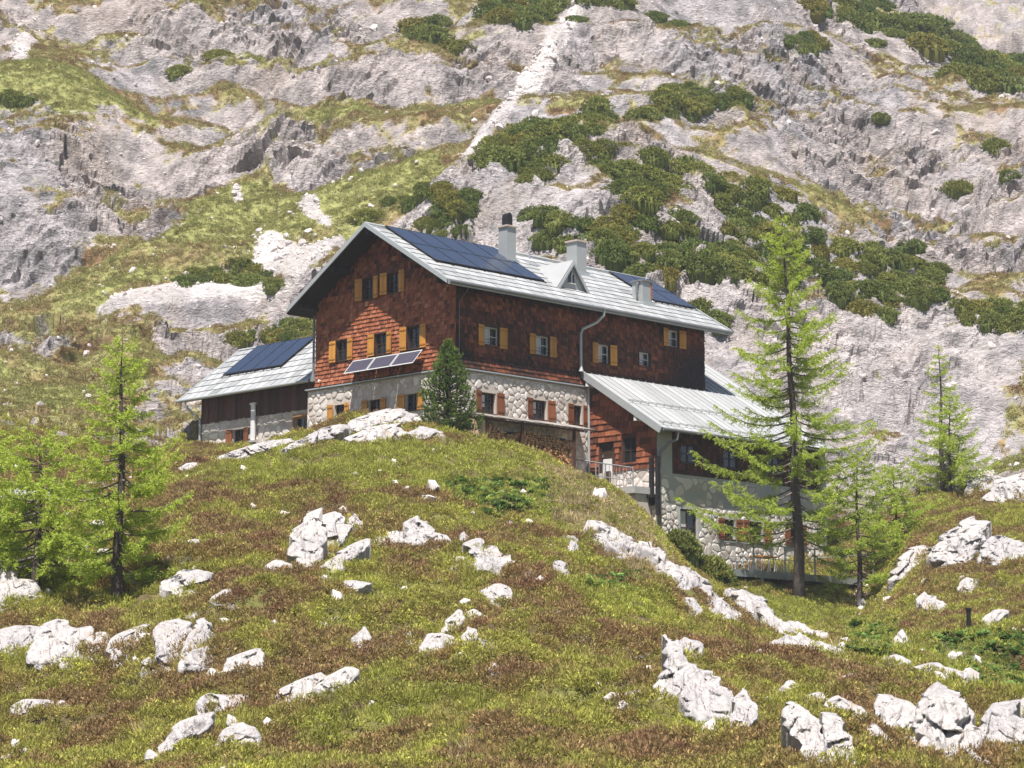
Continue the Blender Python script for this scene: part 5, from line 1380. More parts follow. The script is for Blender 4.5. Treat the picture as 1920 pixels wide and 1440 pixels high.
def larch(base, H, rmax, label, seed, crown0=.12, trunk_r=None, prof=None, lean=(0, 0), dens=1.0, group=None, bare=0.0):
    rg = np.random.default_rng(seed)
    t = empty('larch_tree', base); tag(t, label, 'tree', group)
    tr = trunk_r or H * .020
    zs = np.linspace(-.5, H, 14)
    axis = lambda z: np.array([lean[0] * (max(z, 0) / H) ** 1.3 * H + .05 * math.sin(z * 1.1 + seed), lean[1] * (z / H) * H + .05 * math.cos(z * .9), z])
    mb = MB(); mb.tube([axis(z) for z in zs], [tr * (1.35 if z < .2 else 1) * max(.06, (1 - max(z, 0) / H) ** .85) for z in zs], 9)
    mb.build('trunk', m_bark, t, smooth=True)
    limbs = MB(); C_, D_, L_, T_ = [], [], [], []
    nb = int(H * 6.2 * dens); gold = 2.39996
    prof = prof or (lambda h: (1 - h) ** .8 * (.55 + .45 * min(1, h / .18)))
    for k in range(nb):
        h = crown0 + (0.985 - crown0) * ((k + rg.uniform(-.4, .4)) / nb); h = min(max(h, crown0 * .8), .985)
        z0 = h * H; az = k * gold + rg.normal(0, .35)
        L = rmax * prof(h) * rg.uniform(.45, 1.2) + .18
        out = np.array([math.cos(az), math.sin(az), 0]); p0 = axis(z0)
        rise = .28 * (h > .75) + rg.normal(-.02, .09)
        pts = [p0 + out * L * u + np.array([0, 0, L * (rise * u - .22 * u * (1 - u) * 1.8 * (h < .8) + .12 * u ** 3)]) for u in np.linspace(0, 1, 6)]
        r0 = min(.05, .012 + .012 * L)
        limbs.tube(pts, [r0, r0 * .8, r0 * .65, r0 * .5, r0 * .35, r0 * .2], 4, caps=False)
        pts = np.array(pts); side = np.array([-out[1], out[0], 0])
        step = .105; n_t = max(3, int(L / step))
        us = np.sort(rg.uniform(.12 if L < 1.2 else .22, 1.0, int(n_t * 3.3)))
        for u in us:
            if rg.random() < bare * (h < .55): continue
            q = u * 5; i = min(int(q), 4); p = pts[i] + (pts[i + 1] - pts[i]) * (q - i)
            tl = rg.uniform(.14, .50) * (1.05 - .55 * u) * min(1.25, .55 + L * .28)
            sg = 1 if rg.random() < .5 else -1
            d = side * sg * rg.uniform(.4, 1) + out * rg.uniform(.3, 1.0) + np.array([0, 0, rg.uniform(-.95, .30)])
            d /= np.linalg.norm(d); m = max(4, int(tl / .029))
            w = np.linspace(.1, 1, m)[:, None]
            C_.append(p + d * tl * w + rg.normal(0, .015, (m, 3))); D_.append(d * .55 + rg.normal(0, .6, (m, 3)) + np.array([0, 0, .18])); L_.append(rg.uniform(.055, .12, m))
            T_.append(np.clip(rg.normal(.42 + .2 * u, .14) + rg.normal(0, .12, m), 0, 1))
    limbs.build('limb', m_twig, t, recalc=False)['kind'] = 'stuff'
    C_ = np.concatenate(C_); D_ = np.concatenate(D_); L_ = np.concatenate(L_); T_ = np.concatenate(T_)
    V, Q = cards(C_, D_, L_, .032, rg)
    obj('crown', leaf_mesh('crown', V, Q, T_, m_larch), t)
    return t

def prof_big(h):
    return [np.interp(h, [0, .08, .16, .26, .40, .55, .70, .85, 1.0], [.25, .45, .95, 1.0, .80, .62, .48, .26, .02])][0]
b0 = ground_at(1500, 111.0)
larch(b0, 18.6, 5.0, 'tall fresh green larch with dark trunk standing in front of the annex and steel terrace', 11, crown0=.17, trunk_r=.28, prof=prof_big, lean=(-.028, 0), dens=1.25, bare=.18)
b1 = ground_at(1612, 113.0)
larch(b1, 7.6, 3.0, 'yellowish green larch beside the end of the steel terrace', 12, crown0=.16, prof=lambda h: (1 - h) ** .6)
larch(ground_at(1680, 119.0), 4.4, 2.4, 'low bushy bright green larch on the slope behind the steel terrace', 13, crown0=.05, prof=lambda h: (1 - h) ** .55, dens=2.2)
larch(ground_at(1768, 129.0), 8.3, 2.1, 'slender thin larch in front of the pale cliff, the taller of two', 14, crown0=.1, dens=.9, prof=lambda h: (1 - h) ** .9 * .9 + .05)
larch(ground_at(1783, 127.0), 5.3, 2.7, 'bushier larch in front of the pale cliff, the lower of two', 15, crown0=.12, dens=1.5, prof=lambda h: (1 - h) ** .7)
larch(ground_at(221, 72.5), 8.2, 2.35, 'slender larch with bare lower trunk on the heath beside the low wing', 16, crown0=.10, trunk_r=.17, lean=(-.004, 0), dens=1.55, prof=lambda h: np.interp(h, [0, .15, .3, .5, .7, .85, 1], [.6, .85, 1, .85, .5, .3, .03]))
larch(ground_at(68, 75.0), 5.1, 2.7, 'bright green bushy larch leaning over a shaded rock', 17, crown0=.14, trunk_r=.15, dens=2.0, prof=lambda h: np.interp(h, [0, .2, .5, .8, 1], [.8, 1, .9, .55, .1]))
larch(ground_at(-40, 77.0), 5.0, 2.4, 'bright green larch half hidden behind the bushy larch', 18, crown0=.1, dens=1.4, prof=lambda h: (1 - h) ** .5)

# stone pine at the hut corner
def stone_pine(base, H, r, seed):
    rg = np.random.default_rng(seed); t = empty('stone_pine', base); tag(t, 'dense dark green conical stone pine in front of the corner of the hut', 'tree')
    mb = MB(); mb.tube([(0, 0, -.4), (0, 0, H * .5), (0, 0, H * .92)], [.13, .09, .02], 8); mb.build('trunk', m_bark, t)
    C_, D_, L_, T_ = [], [], [], []; limbs = MB()
    for k in range(900):
        h = rg.uniform(.03, 1) ** 1.15; az = rg.uniform(0, 6.283)
        R0 = r * np.interp(h, [0, .12, .3, .6, .85, 1], [.78, 1.0, .92, .68, .36, .06]) * rg.uniform(.55, 1.06) * (1 + .18 * math.sin(az * 3 + h * 9))
        tip = np.array([math.cos(az) * R0, math.sin(az) * R0, h * H * .96 + .1]); d = np.array([math.cos(az) * .55, math.sin(az) * .55, 1.0]); d /= np.linalg.norm(d)
        sl = rg.uniform(.16, .30); m = 20
        w = rg.uniform(0, 1, (m, 1)); C_.append(tip - d * sl * (1 - w)); D_.append(d * .75 + rg.normal(0, .55, (m, 3))); L_.append(rg.uniform(.08, .14, m)); T_.append(np.clip(.22 + .5 * w[:, 0] * rg.uniform(.5, 1.1) + rg.normal(0, .1, m), 0, 1))
        if k % 4 == 0: limbs.tube([(0, 0, tip[2] * .8), tip * .6 + np.array([0, 0, tip[2] * .28]), tip - d * sl], [.03, .02, .01], 4, caps=False)
    limbs.build('limb', m_bark, t, recalc=False)['kind'] = 'stuff'
    V, Q = cards(np.concatenate(C_), np.concatenate(D_), np.concatenate(L_), .030, rg)
    obj('crown', leaf_mesh('crown', V, Q, np.concatenate(T_), m_pine), t)
stone_pine(ground_at(840, 106.2), 4.25, 1.42, 3)

# mugo pines
def mugo_mesh(seed, shoots=330, r=1.0, hgt=.62, fine=1.0):
    rg = np.random.default_rng(seed); C_, D_, L_, T_ = [], [], [], []
    for k in range(shoots):
        az = rg.uniform(0, 6.283); q = math.sqrt(rg.uniform(0, 1)) * (1 + .16 * math.sin(az * 3 + seed) + .1 * math.sin(az * 5 + 2 * seed))
        top_ = hgt * math.sqrt(max(.04, 1 - min(q, 1) ** 2.2)) * (.8 + .35 * float(vnoise(np.array([math.cos(az) * q * 2.2 + seed]), np.array([math.sin(az) * q * 2.2]), 5)[0]))
        tip = np.array([math.cos(az) * q * r, math.sin(az) * q * r, top_ * rg.uniform(.72, 1.06)])
        d = np.array([math.cos(az) * q * .9, math.sin(az) * q * .9, .9]) + rg.normal(0, .2, 3); d /= np.linalg.norm(d)
        m = 11; w = rg.uniform(0, 1, (m, 1)); sl = rg.uniform(.10, .2)
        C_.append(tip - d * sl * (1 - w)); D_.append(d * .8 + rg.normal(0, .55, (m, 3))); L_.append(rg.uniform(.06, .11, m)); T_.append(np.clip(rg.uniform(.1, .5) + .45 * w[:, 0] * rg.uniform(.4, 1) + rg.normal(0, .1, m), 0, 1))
    V, Q = cards(np.concatenate(C_), np.concatenate(D_), np.concatenate(L_), .042, rg); T = np.concatenate(T_)
    # dark heart of the bush: inner lump that blocks the view through
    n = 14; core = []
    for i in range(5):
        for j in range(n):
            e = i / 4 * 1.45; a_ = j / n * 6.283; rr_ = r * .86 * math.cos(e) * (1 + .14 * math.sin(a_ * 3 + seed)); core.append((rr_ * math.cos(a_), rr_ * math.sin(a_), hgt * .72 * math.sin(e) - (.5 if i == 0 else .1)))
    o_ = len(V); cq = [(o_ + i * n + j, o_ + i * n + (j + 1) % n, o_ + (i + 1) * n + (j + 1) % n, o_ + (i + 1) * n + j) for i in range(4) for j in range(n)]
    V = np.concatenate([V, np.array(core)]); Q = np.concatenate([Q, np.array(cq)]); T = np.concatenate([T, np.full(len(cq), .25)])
    return leaf_mesh('mugo_pine', V, Q, T, m_mugo)
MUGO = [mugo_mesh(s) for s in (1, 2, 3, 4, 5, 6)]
MPATCH = [  # (label key, spacing in m, polygon)
 ('knob', 2.4, [(925,290),(950,245),(1000,228),(1040,250),(1060,275),(1040,300),(980,290),(930,302)]), ('knob', 2.4, [(1030,240),(1090,230),(1115,190),(1140,205),(1130,225),(1090,250),(1050,257)]),
 ('band', 2.2, [(1080,275),(1150,268),(1250,293),(1330,318),(1440,345),(1510,390),(1540,450),(1500,460),(1430,440),(1370,400),(1330,362),(1250,352),(1200,372),(1130,322)]),
 ('band', 2.1, [(1370,400),(1440,440),(1500,460),(1480,505),(1400,520),(1340,500),(1345,450)]),
 ('roof', 2.0, [(1000,395),(1090,388),(1120,410),(1200,378),(1212,420),(1190,445),(1120,452),(1060,462),(1010,440)]), ('roof', 2.0, [(1235,395),(1290,402),(1290,428),(1240,425)]),
 ('band', 2.1, [(1110,490),(1220,455),(1330,470),(1430,480),(1480,510),(1480,528),(1300,512),(1150,505)]), ('band', 2.2, [(1480,505),(1540,445),(1620,455),(1720,470),(1775,512),(1740,535),(1640,545),(1560,530)]), ('band', 1.7, [(1560,548),(1640,552),(1695,560),(1650,590),(1600,580)]),
 ('left', 1.7, [(720,378),(790,348),(860,345),(892,365),(860,392),(800,378)]), ('left', 1.6, [(780,408),(830,395),(887,435),(860,442),(790,428)]), ('left', 1.5, [(960,310),(1010,300),(1020,330),(975,335)]),
 ('upper', 2.2, [(1205,210),(1240,175),(1300,155),(1332,165),(1310,197),(1240,217)]), ('upper', 1.7, [(1332,178),(1370,165),(1407,187),(1360,197)]),
 ('high', 2.9, [(755,38),(810,25),(832,55),(872,80),(845,86),(790,62)]), ('high', 3.1, [(915,4),(990,-14),(1082,-8),(1060,22),(970,36),(920,26)]), ('high', 2.9, [(1110,2),(1170,-4),(1145,13)]),
 ('ridge', 3.6, [(1510,2),(1620,-6),(1662,30),(1620,42),(1540,27)]), ('ridge', 3.6, [(1660,42),(1700,25),(1792,65),(1832,110),(1780,107),(1720,87),(1670,67)]), ('ridge', 3.6, [(1790,112),(1860,105),(1930,110),(1930,157),(1860,152),(1790,142)]), ('ridge', 2.0, [(1470,72),(1530,60),(1542,87),(1490,87)]),
 ('cliff', 1.8, [(1800,572),(1860,565),(1930,575),(1930,612),(1850,617),(1815,597)]), ('cliff', 1.6, [(1718,552),(1762,548),(1757,568)]),
 ('wing', 1.6, [(430,634),(500,615),(592,600),(592,627),(500,642),(440,648)]), ('brow', 1.8, [(320,526),(400,502),(470,490),(532,532),(440,522),(330,534)]),
]
MSING = [('high', 408, 100), ('high', 338, 128), ('high', 20, 180), ('high', 45, 184), ('ridge', 1080, 32), ('ridge', 1228, 28), ('cliff', 1868, 272), ('cliff', 1893, 325), ('cliff', 1797, 350), ('upper', 1295, 215), ('roof', 1312, 575), ('roof', 1335, 590), ('ridge', 1268, 45), ('high', 1640, 78), ('cliff', 1652, 215), ('band', 1215, 508), ('band', 1245, 520), ('left', 690, 405), ('left', 872, 386)]
MLAB = {
 'knob': 'dark mugo pine shrub in the clump beside the white gully', 'band': 'dark mugo pine shrub in the long thicket sweeping down behind the tall larch', 'roof': 'mugo pine shrub on the pale rocks just above the hut roof',
 'left': 'mugo pine shrub on the rock knob above the gable of the hut', 'upper': 'mugo pine shrub on the grey slope above the long thicket', 'high': 'dark mugo pine shrub high on the grassy mountainside above the hut gable',
 'ridge': 'dark mugo pine shrub below the distant bare cliff', 'cliff': 'mugo pine shrub on the pale rock beyond the slender larches', 'wing': 'low mugo pine shrub right behind the ridge of the low wing', 'brow': 'low brownish mugo pine shrub on the rocky brow above the low wing',
}
rgm = np.random.default_rng(77)
nm_ = 0
def put_mugo(key, g, sc):
    global nm_
    o = obj('mugo_pine', MUGO[int(rgm.integers(len(MUGO)))]); nm_ += 1
    o.location = (g[0], g[1], g[2] - .12 * sc); o.scale = (sc * rgm.uniform(.85, 1.25), sc * rgm.uniform(.85, 1.2), sc * rgm.uniform(.7, 1.1)); o.rotation_mode = 'ZYX'; o.rotation_euler = (R_(rgm.uniform(24, 36)), 0, rgm.uniform(0, 6.28))
    tag(o, MLAB[key], 'shrub', 'mugo pines: ' + key if False else {'knob': 'mugo pines beside the gully', 'band': 'mugo pines of the long thicket', 'roof': 'mugo pines above the hut roof', 'left': 'mugo pines on the rock knob', 'upper': 'mugo pines above the thicket', 'high': 'mugo pines on the high slope', 'ridge': 'mugo pines below the far cliff', 'cliff': 'mugo pines on the pale rock', 'wing': 'mugo pines behind the wing', 'brow': 'mugo pines on the rocky brow'}[key])
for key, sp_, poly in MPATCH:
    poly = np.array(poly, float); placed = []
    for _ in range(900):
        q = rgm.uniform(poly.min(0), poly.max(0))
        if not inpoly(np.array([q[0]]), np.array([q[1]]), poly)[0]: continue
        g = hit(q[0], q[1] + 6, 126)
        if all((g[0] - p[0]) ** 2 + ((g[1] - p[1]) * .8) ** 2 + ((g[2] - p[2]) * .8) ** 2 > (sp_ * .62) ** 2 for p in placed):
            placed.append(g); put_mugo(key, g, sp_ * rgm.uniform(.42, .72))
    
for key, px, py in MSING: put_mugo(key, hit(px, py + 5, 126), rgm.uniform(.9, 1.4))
# shrub in front of the annex
mfront = mugo_mesh(9, 900, 1.0, .75)
for k, (px, Y, sc) in enumerate(((1268, 105, 1.15), (1318, 106, 1.3), (1345, 107.5, 1.0), (1292, 107.5, 1.15))):
    g = ground_at(px, Y); o = obj('mugo_pine', mfront if k % 2 else mugo_mesh(10 + k, 800, 1.0, .8)); o.location = g - np.array([0, 0, .1]); o.scale = (sc, sc, sc * 1.1); o.rotation_euler = (0, 0, k * 1.3)
    tag(o, 'dense mugo pine bush growing against the stone wall beside the steel terrace', 'shrub', 'mugo pines at the annex wall')
print('mugo', nm_)
# ------------------------------------------------------------------ ground cover on the knoll, loose stones
def proto(name, V, Q, m, tone=None):
    me = fast_mesh(name, V, quads=Q)
    at = me.attributes.new('tone', 'FLOAT', 'FACE'); at.data.foreach_set('value', np.asarray(tone if tone is not None else np.full(len(Q), .5), np.float32))
    me.materials.append(m)
    return bpy.data.objects.new(name, me)            # source shape only, not placed in the scene

def cover_mat(name, trans):
    m = bpy.data.materials.new(name); m.use_nodes = True; nt = m.node_tree; nt.nodes.clear()
    c = attr(nt, 'col', 'INSTANCER').outputs['Color']; t = attr(nt, 'tone').outputs['Fac']
    k = maths(nt, 'MULTIPLY_ADD', t, 1.1, .45); cc = nt.nodes.new('ShaderNodeCombineColor')
    for i in range(3): link(nt, k, cc.inputs[i])
    c = mix(nt, 1.0, c, cc.outputs[0], 'MULTIPLY')
    d = node(nt, 'ShaderNodeBsdfDiffuse'); out = node(nt, 'ShaderNodeOutputMaterial'); link(nt, c, d.inputs[0])
    if trans:
        tr = node(nt, 'ShaderNodeBsdfTranslucent'); mx = node(nt, 'ShaderNodeMixShader'); mx.inputs[0].default_value = trans
        link(nt, c, tr.inputs[0]); link(nt, d.outputs[0], mx.inputs[1]); link(nt, tr.outputs[0], mx.inputs[2]); link(nt, mx.outputs[0], out.inputs[0])
    else: link(nt, d.outputs[0], out.inputs[0])
    return m
m_cover = cover_mat('ground cover', .3); m_rubble = cover_mat('loose limestone', 0)

def heath(seed):
    rg = np.random.default_rng(seed); n = 80
    az = rg.uniform(0, 6.28, n); q = np.sqrt(rg.uniform(0, 1, n)) * .22
    z = .21 * (1 - (q / .22) ** 2) * rg.uniform(.45, 1.05, n)
    C_ = np.stack([q * np.cos(az), q * np.sin(az), z], 1); D_ = C_ * np.array([2, 2, 1]) + rg.normal(0, .1, (n, 3)) + np.array([0, 0, .16])
    return proto('heath_tuft', *cards(C_, D_, rg.uniform(.035, .075, n), rg.uniform(.018, .036, n), rg), m_cover, np.clip(rg.normal(.5, .2, n), 0, 1))
def grass(seed, L=.24, n=44):
    rg = np.random.default_rng(seed); az = rg.uniform(0, 6.28, n); q = rg.uniform(0, .09, n)
    C_ = np.stack([q * np.cos(az), q * np.sin(az), np.zeros(n) - .02], 1); D_ = np.stack([np.cos(az) * rg.uniform(.1, .8, n), np.sin(az) * rg.uniform(.1, .8, n), np.ones(n)], 1)
    return proto('grass_tuft', *cards(C_, D_, rg.uniform(.5, 1, n) * L, rg.uniform(.008, .016, n), rg), m_cover, np.clip(rg.normal(.55, .2, n), 0, 1))
def dock(seed):
    rg = np.random.default_rng(seed); V, Q, T = [], [], []
    for k in range(9):
        az = rg.uniform(0, 6.28); el = rg.uniform(.25, 1.1); L = rg.uniform(.22, .42); d = np.array([math.cos(az) * math.cos(el), math.sin(az) * math.cos(el), math.sin(el)]); s = np.array([-math.sin(az), math.cos(az), 0]); dn = np.array([math.cos(az) * .5, math.sin(az) * .5, -.6])
        p0 = d * .06; p1 = p0 + d * L * .5; p2 = p1 + (d * .5 + dn * .5) * L * .6; w = L * .32; o = len(V)
        V += [p0 - s * w * .3, p0 + s * w * .3, p1 + s * w, p1 - s * w, p2 + s * w * .25, p2 - s * w * .25]; Q += [(o, o + 1, o + 2, o + 3), (o + 3, o + 2, o + 4, o + 5)]; t = rg.uniform(.3, .8); T += [t, t]
    return proto('broad_leaf_plant', np.array(V), np.array(Q), m_cover, T)
def pebble(seed):
    rg = np.random.default_rng(seed); me = bpy.data.meshes.new('loose_stone'); bm = bmesh.new(); bmesh.ops.create_icosphere(bm, subdivisions=1, radius=1)
    for v in bm.verts: v.co *= rg.uniform(.65, 1.15); v.co.z *= .7
    bm.to_mesh(me); bm.free(); at = me.attributes.new('tone', 'FLOAT', 'FACE'); at.data.foreach_set('value', np.full(len(me.polygons), .5, np.float32)); me.materials.append(m_rubble)
    return bpy.data.objects.new('loose_stone', me)

def scatter(name, pts, pick, rot, scl, col, protos, label=None):
    me = bpy.data.meshes.new(name); me.vertices.add(len(pts)); me.vertices.foreach_set('co', np.asarray(pts, np.float32).ravel())
    a = me.attributes.new('pick', 'INT', 'POINT'); a.data.foreach_set('value', np.asarray(pick, np.int32))
    a = me.attributes.new('rot', 'FLOAT_VECTOR', 'POINT'); a.data.foreach_set('vector', np.asarray(rot, np.float32).ravel())
    a = me.attributes.new('scl', 'FLOAT_VECTOR', 'POINT'); a.data.foreach_set('vector', np.asarray(scl, np.float32).ravel())
    cattr(me, 'col', col)
    o = obj(name, me); o['kind'] = 'stuff'
    if label: o['label'] = label
    ng = bpy.data.node_groups.new(name, 'GeometryNodeTree')
    ng.interface.new_socket('Geometry', in_out='INPUT', socket_type='NodeSocketGeometry'); ng.interface.new_socket('Geometry', in_out='OUTPUT', socket_type='NodeSocketGeometry')
    gi = ng.nodes.new('NodeGroupInput'); go = ng.nodes.new('NodeGroupOutput'); jn = ng.nodes.new('GeometryNodeJoinGeometry')
    for p in reversed(protos):
        oi = ng.nodes.new('GeometryNodeObjectInfo'); oi.inputs['Object'].default_value = p; oi.inputs['As Instance'].default_value = True; ng.links.new(oi.outputs['Geometry'], jn.inputs[0])
    ip = ng.nodes.new('GeometryNodeInstanceOnPoints'); ip.inputs['Pick Instance'].default_value = True
    def named(nm, typ):
        n = ng.nodes.new('GeometryNodeInputNamedAttribute'); n.data_type = typ; n.inputs['Name'].default_value = nm; return n.outputs[0]
    ng.links.new(gi.outputs[0], ip.inputs['Points']); ng.links.new(jn.outputs[0], ip.inputs['Instance']); ng.links.new(named('pick', 'INT'), ip.inputs['Instance Index']); ng.links.new(named('rot', 'FLOAT_VECTOR'), ip.inputs['Rotation']); ng.links.new(named('scl', 'FLOAT_VECTOR'), ip.inputs['Scale'])
    ng.links.new(ip.outputs[0], go.inputs[0])
    md = o.modifiers.new('scatter', 'NODES'); md.node_group = ng
    return o

rgc = np.random.default_rng(99)
def sample(n, y0, y1, smax=.255):
    y = np.sqrt(rgc.uniform(y0 ** 2, y1 ** 2, n)); x = rgc.uniform(-smax, smax, n) * y
    z = Tz(x, y); px, py = proj(x, y, z); return x, y, z, px, py
def nz(x, y, s, seed, o=3): return fbm(x / s, y / s, seed, o)
N = 135000
x, y, z, px, py = sample(N, 47, 127, .285)
ha = (x - HC[0]) * RV[0] + (y - HC[1]) * RV[1]; hb_ = (x - HC[0]) * LV[0] + (y - HC[1]) * LV[1]
ok = ~(((ha > -.1) & (ha < 18) & (hb_ > -1.2) & (hb_ < 10.2)) | ((ha > .9) & (ha < 9) & (hb_ > 9) & (hb_ < 20.6)) | ((ha > 7.6) & (ha < 22.4) & (hb_ > -4.6) & (hb_ < 5)))
keep_p = np.clip(1.25 - (y - 47) / 130, .4, 1)
ok &= rgc.random(N) < keep_p
for zn, poly in ROCKS:
    if zn in 'fh':
        c = np.mean(poly, 0); pp = [tuple(c + (np.array(q) - c) * .6) for q in poly]; ok &= ~inpoly(px, py, pp)
# bare rocky ground here and there
x, y, z, px, py = (v[ok] for v in (x, y, z, px, py)); n = len(x)
LUSH = [[(335,905),(420,862),(560,838),(660,835),(860,822),(1010,858),(1180,940),(1260,1010),(1230,1060),(1100,1010),(960,960),(760,900),(600,900),(450,920)], [(1560,1165),(1760,1190),(1920,1180),(1920,1310),(1840,1300),(1740,1240),(1600,1225)], [(1390,1100),(1560,1120),(1600,1160),(1500,1200),(1430,1140)], [(560,1330),(640,1270),(760,1270),(900,1290),(960,1340),(760,1370),(640,1400),(560,1400)], [(1010,1080),(1250,1110),(1260,1160),(1100,1150)]]
STRAW = [[(1000,870),(1110,900),(1200,960),(1260,1080),(1200,1090),(1110,1010),(1020,960)], [(830,1400),(900,1390),(900,1440),(820,1440)]]
LEAF = [[(830,905),(900,890),(1010,900),(1040,960),(920,968),(860,950)], [(1585,1170),(1690,1165),(1670,1235),(1600,1220)], [(1740,1195),(1930,1190),(1930,1310),(1835,1290),(1770,1245)], [(1085,1082),(1205,1070),(1185,1112),(1100,1110)]]
BROWN = [[(260,930),(420,900),(640,925),(720,960),(560,1010),(360,1010)], [(400,1090),(600,1060),(580,1180),(420,1160)], [(0,1140),(320,1140),(300,1190),(0,1180)], [(760,1350),(960,1330),(1180,1400),(1000,1440),(820,1430)], [(1560,1250),(1660,1255),(1700,1300),(1560,1290)], [(0,1340),(200,1330),(240,1420),(0,1400)], [(1240,1180),(1420,1190),(1500,1250),(1320,1230)]]
def zz_(polys, w=26):
    a = (nz(x, y, 1.4, 611) - .5) * 2 * w; b_ = (nz(x + 30, y, 1.4, 613) - .5) * 2 * w; m = np.zeros(n, bool)
    for p in polys: m |= inpoly(px + a, py + b_, p)
    return m
lush = zz_(LUSH); straw = zz_(STRAW); leaf = zz_(LEAF, 12); brown = zz_(BROWN)
a1 = nz(x, y, 1.7, 621, 4); a2 = nz(x + 50, y, .7, 623, 3)
score = a1 + .35 * (a2 - .5) + .15 * lush - .13 * brown + rgc.normal(0, .045, n)
pal = [(0.28, (0.29, 0.195, 0.095)), (0.38, (0.335, 0.25, 0.10)), (0.48, (0.33, 0.295, 0.085)), (0.60, (0.355, 0.335, 0.085)), (0.74, (0.40, 0.395, 0.09))]
col = rampc(score, pal)
redm = (nz(x, y, .9, 631) > .66) & ~lush; col[redm] = col[redm] * .5 + np.array([0.27, 0.14, 0.09]) * .5
col[lush] = col[lush] * .55 + np.array([0.32, 0.345, 0.07]) * .45
sm = straw & (rgc.random(n) < .6); col[sm] = np.array([0.42, 0.33, 0.18])
isg = (rgc.random(n) < np.where(lush, .55, np.where(straw, .85, np.clip((a1 - .5) * 2.0 + .08, .03, .35))))
strayst = isg & (rgc.random(n) < .10); col[strayst] = np.array([0.36, 0.29, 0.15])
isl = leaf & (rgc.random(n) < .55); col[isl] = np.array([0.125, 0.20, 0.052])
col = col * np.exp(rgc.normal(0, .20, (n, 1)))
pick = np.where(isl, 6 + rgc.integers(0, 2, n), np.where(isg, 3 + rgc.integers(0, 3, n), rgc.integers(0, 3, n)))
s_ = rgc.uniform(.75, 1.35, n) * np.where(isl, .72, 1.0) * (1 + .25 * (nz(x, y, 2.5, 641) - .5))
rot = np.stack([rgc.normal(0.22, .15, n), rgc.normal(0, .15, n), rgc.uniform(0, 6.28, n)], 1)
rot = np.stack([rgc.normal(.15, .15, n), rgc.normal(0, .15, n), rgc.uniform(-3.14, 3.14, n)], 1)
scl = np.stack([s_, s_, s_ * rgc.uniform(.7, 1.25, n)], 1)
PROT = [heath(1), heath(2), heath(3), grass(4), grass(5, .32, 46), grass(6, .19, 40), dock(7), dock(8)]
scatter('heath_and_grass', np.stack([x, y, z - .01], 1), pick, rot, scl, col, PROT, 'brown and green heath and grass covering the knoll')

# loose stones on the mountain meadows, scree and by the terrace
N = 26000
x, y, z, px, py = sample(N, 128, 225)
m = np.zeros(N, bool)
for p in MEADOW[:2] + MEADOW[8:9]: m |= inpoly(px, py, p) & (rgc.random(N) < .05)
for p in SCREE: m |= inpoly(px, py, p)
m |= (rgc.random(N) < .06)
x1, y1, z1 = x[m], y[m], z[m]
N = 5000; x, y, z, px, py = sample(N, 100, 122)
m = inpoly(px, py, [(1580,1090),(1660,1100),(1720,1160),(1640,1170),(1580,1150)]) | (inpoly(px, py, [(1030,960),(1200,980),(1230,1080),(1060,1060)]) & (rgc.random(N) < .12))
x = np.r_[x1, x[m]]; y = np.r_[y1, y[m]]; z = np.r_[z1, z[m]]; n = len(x)
N = 9000; x2, y2, z2, px2, py2 = sample(N, 48, 112)
m = (nz(x2, y2, 3.0, 651, 3) > .58) & (rgc.random(N) < .16)
x = np.r_[x, x2[m]]; y = np.r_[y, y2[m]]; z = np.r_[z, z2[m] + .03]; n = len(x)
s_ = np.clip(rgc.lognormal(-2.0, .5, n), .05, .55)
scatter('loose_stones', np.stack([x, y, z + s_ * .2], 1), rgc.integers(0, 3, n), rgc.uniform(-3, 3, (n, 3)), np.stack([s_] * 3, 1), np.array([0.60, 0.54, 0.51]) * rgc.uniform(.75, 1.1, (n, 1)), [pebble(1), pebble(2), pebble(3)], 'loose white stones strewn over meadow and scree')

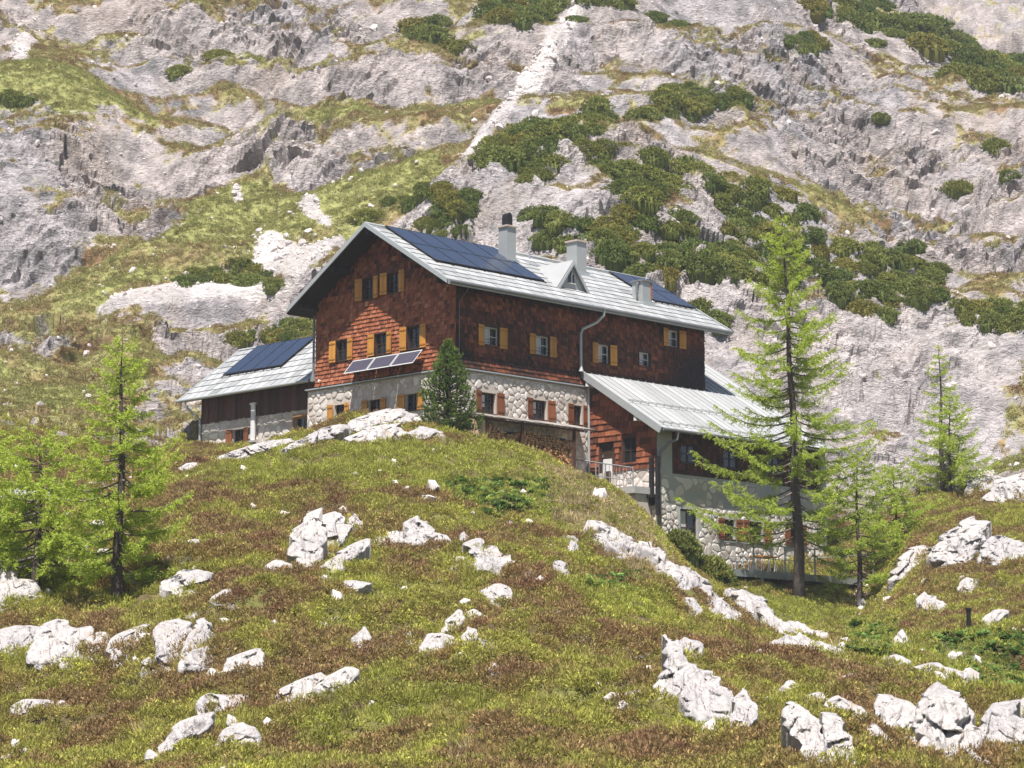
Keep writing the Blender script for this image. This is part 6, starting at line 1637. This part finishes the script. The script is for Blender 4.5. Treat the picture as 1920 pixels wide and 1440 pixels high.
# short alpine grass on the mountain meadows and ledges
def grid_val(G, x, y):
    j = np.clip(np.interp(x / y, S_g, np.arange(nc)), 0, nc - 1); i = np.clip(np.interp(y, Y_g, np.arange(nr)), 0, nr - 1)
    return G[np.round(i).astype(int), np.round(j).astype(int)]
N = 150000
x, y, z, px, py = sample(N, 122, 232, .25)
ok = (grid_val(vf, x, y) > .55) & (grid_val(mtn, x, y) > .5) & (rgc.random(N) < .85)
ha = (x - HC[0]) * RV[0] + (y - HC[1]) * RV[1]; hb_ = (x - HC[0]) * LV[0] + (y - HC[1]) * LV[1]
ok &= ~((ha > -1) & (ha < 23) & (hb_ > -5) & (hb_ < 21))
x, y, z = x[ok], y[ok], z[ok]; n = len(x)
x = x + grid_val(DX, x, y); y = y + grid_val(DY, x, y)
lu = grid_val(lush_g, x, y)
sc2 = nz(x, y, 1.5, 701, 4) + rgc.normal(0, .06, n)
col = rampc(sc2, [(0.3, (0.24, 0.16, 0.085)), (0.45, (0.30, 0.24, 0.11)), (0.6, (0.30, 0.275, 0.11)), (0.75, (0.35, 0.32, 0.15))])
col = col * (1 - .6 * lu[:, None]) + np.array([0.27, 0.29, 0.095]) * .6 * lu[:, None]
col *= np.exp(rgc.normal(0, .18, (n, 1)))
s_ = rgc.uniform(.7, 1.5, n)
scatter('alpine_grass', np.stack([x, y, z - .03], 1), rgc.integers(0, 5, n), np.stack([rgc.normal(.4, .15, n), rgc.normal(0, .15, n), rgc.uniform(-3.14, 3.14, n)], 1), np.stack([s_ * 1.3, s_ * 1.3, s_ * .8], 1), col, PROT[:3] + PROT[3:5], 'short yellowish alpine grass on the mountain meadows and ledges')
# ------------------------------------------------------------------ thin summer haze
mh = bpy.data.materials.new('haze'); mh.use_nodes = True; nt = mh.node_tree; nt.nodes.clear()
pvn = nt.nodes.new('ShaderNodeVolumePrincipled'); pvn.inputs['Color'].default_value = (0.86, 0.90, 0.97, 1); pvn.inputs['Density'].default_value = 0.00026; pvn.inputs['Anisotropy'].default_value = 0.0
out = nt.nodes.new('ShaderNodeOutputMaterial'); link(nt, pvn.outputs[0], out.inputs['Volume'])
top_z = float(max(ZZ.max(), 60) + 6)
mb = MB(); mb.box(-720, 720, -170, 425, float(min(ZZ.min(), AZ.min())) - 1.5, top_z)
hz = mb.build('haze', mh); hz['kind'] = 'stuff'
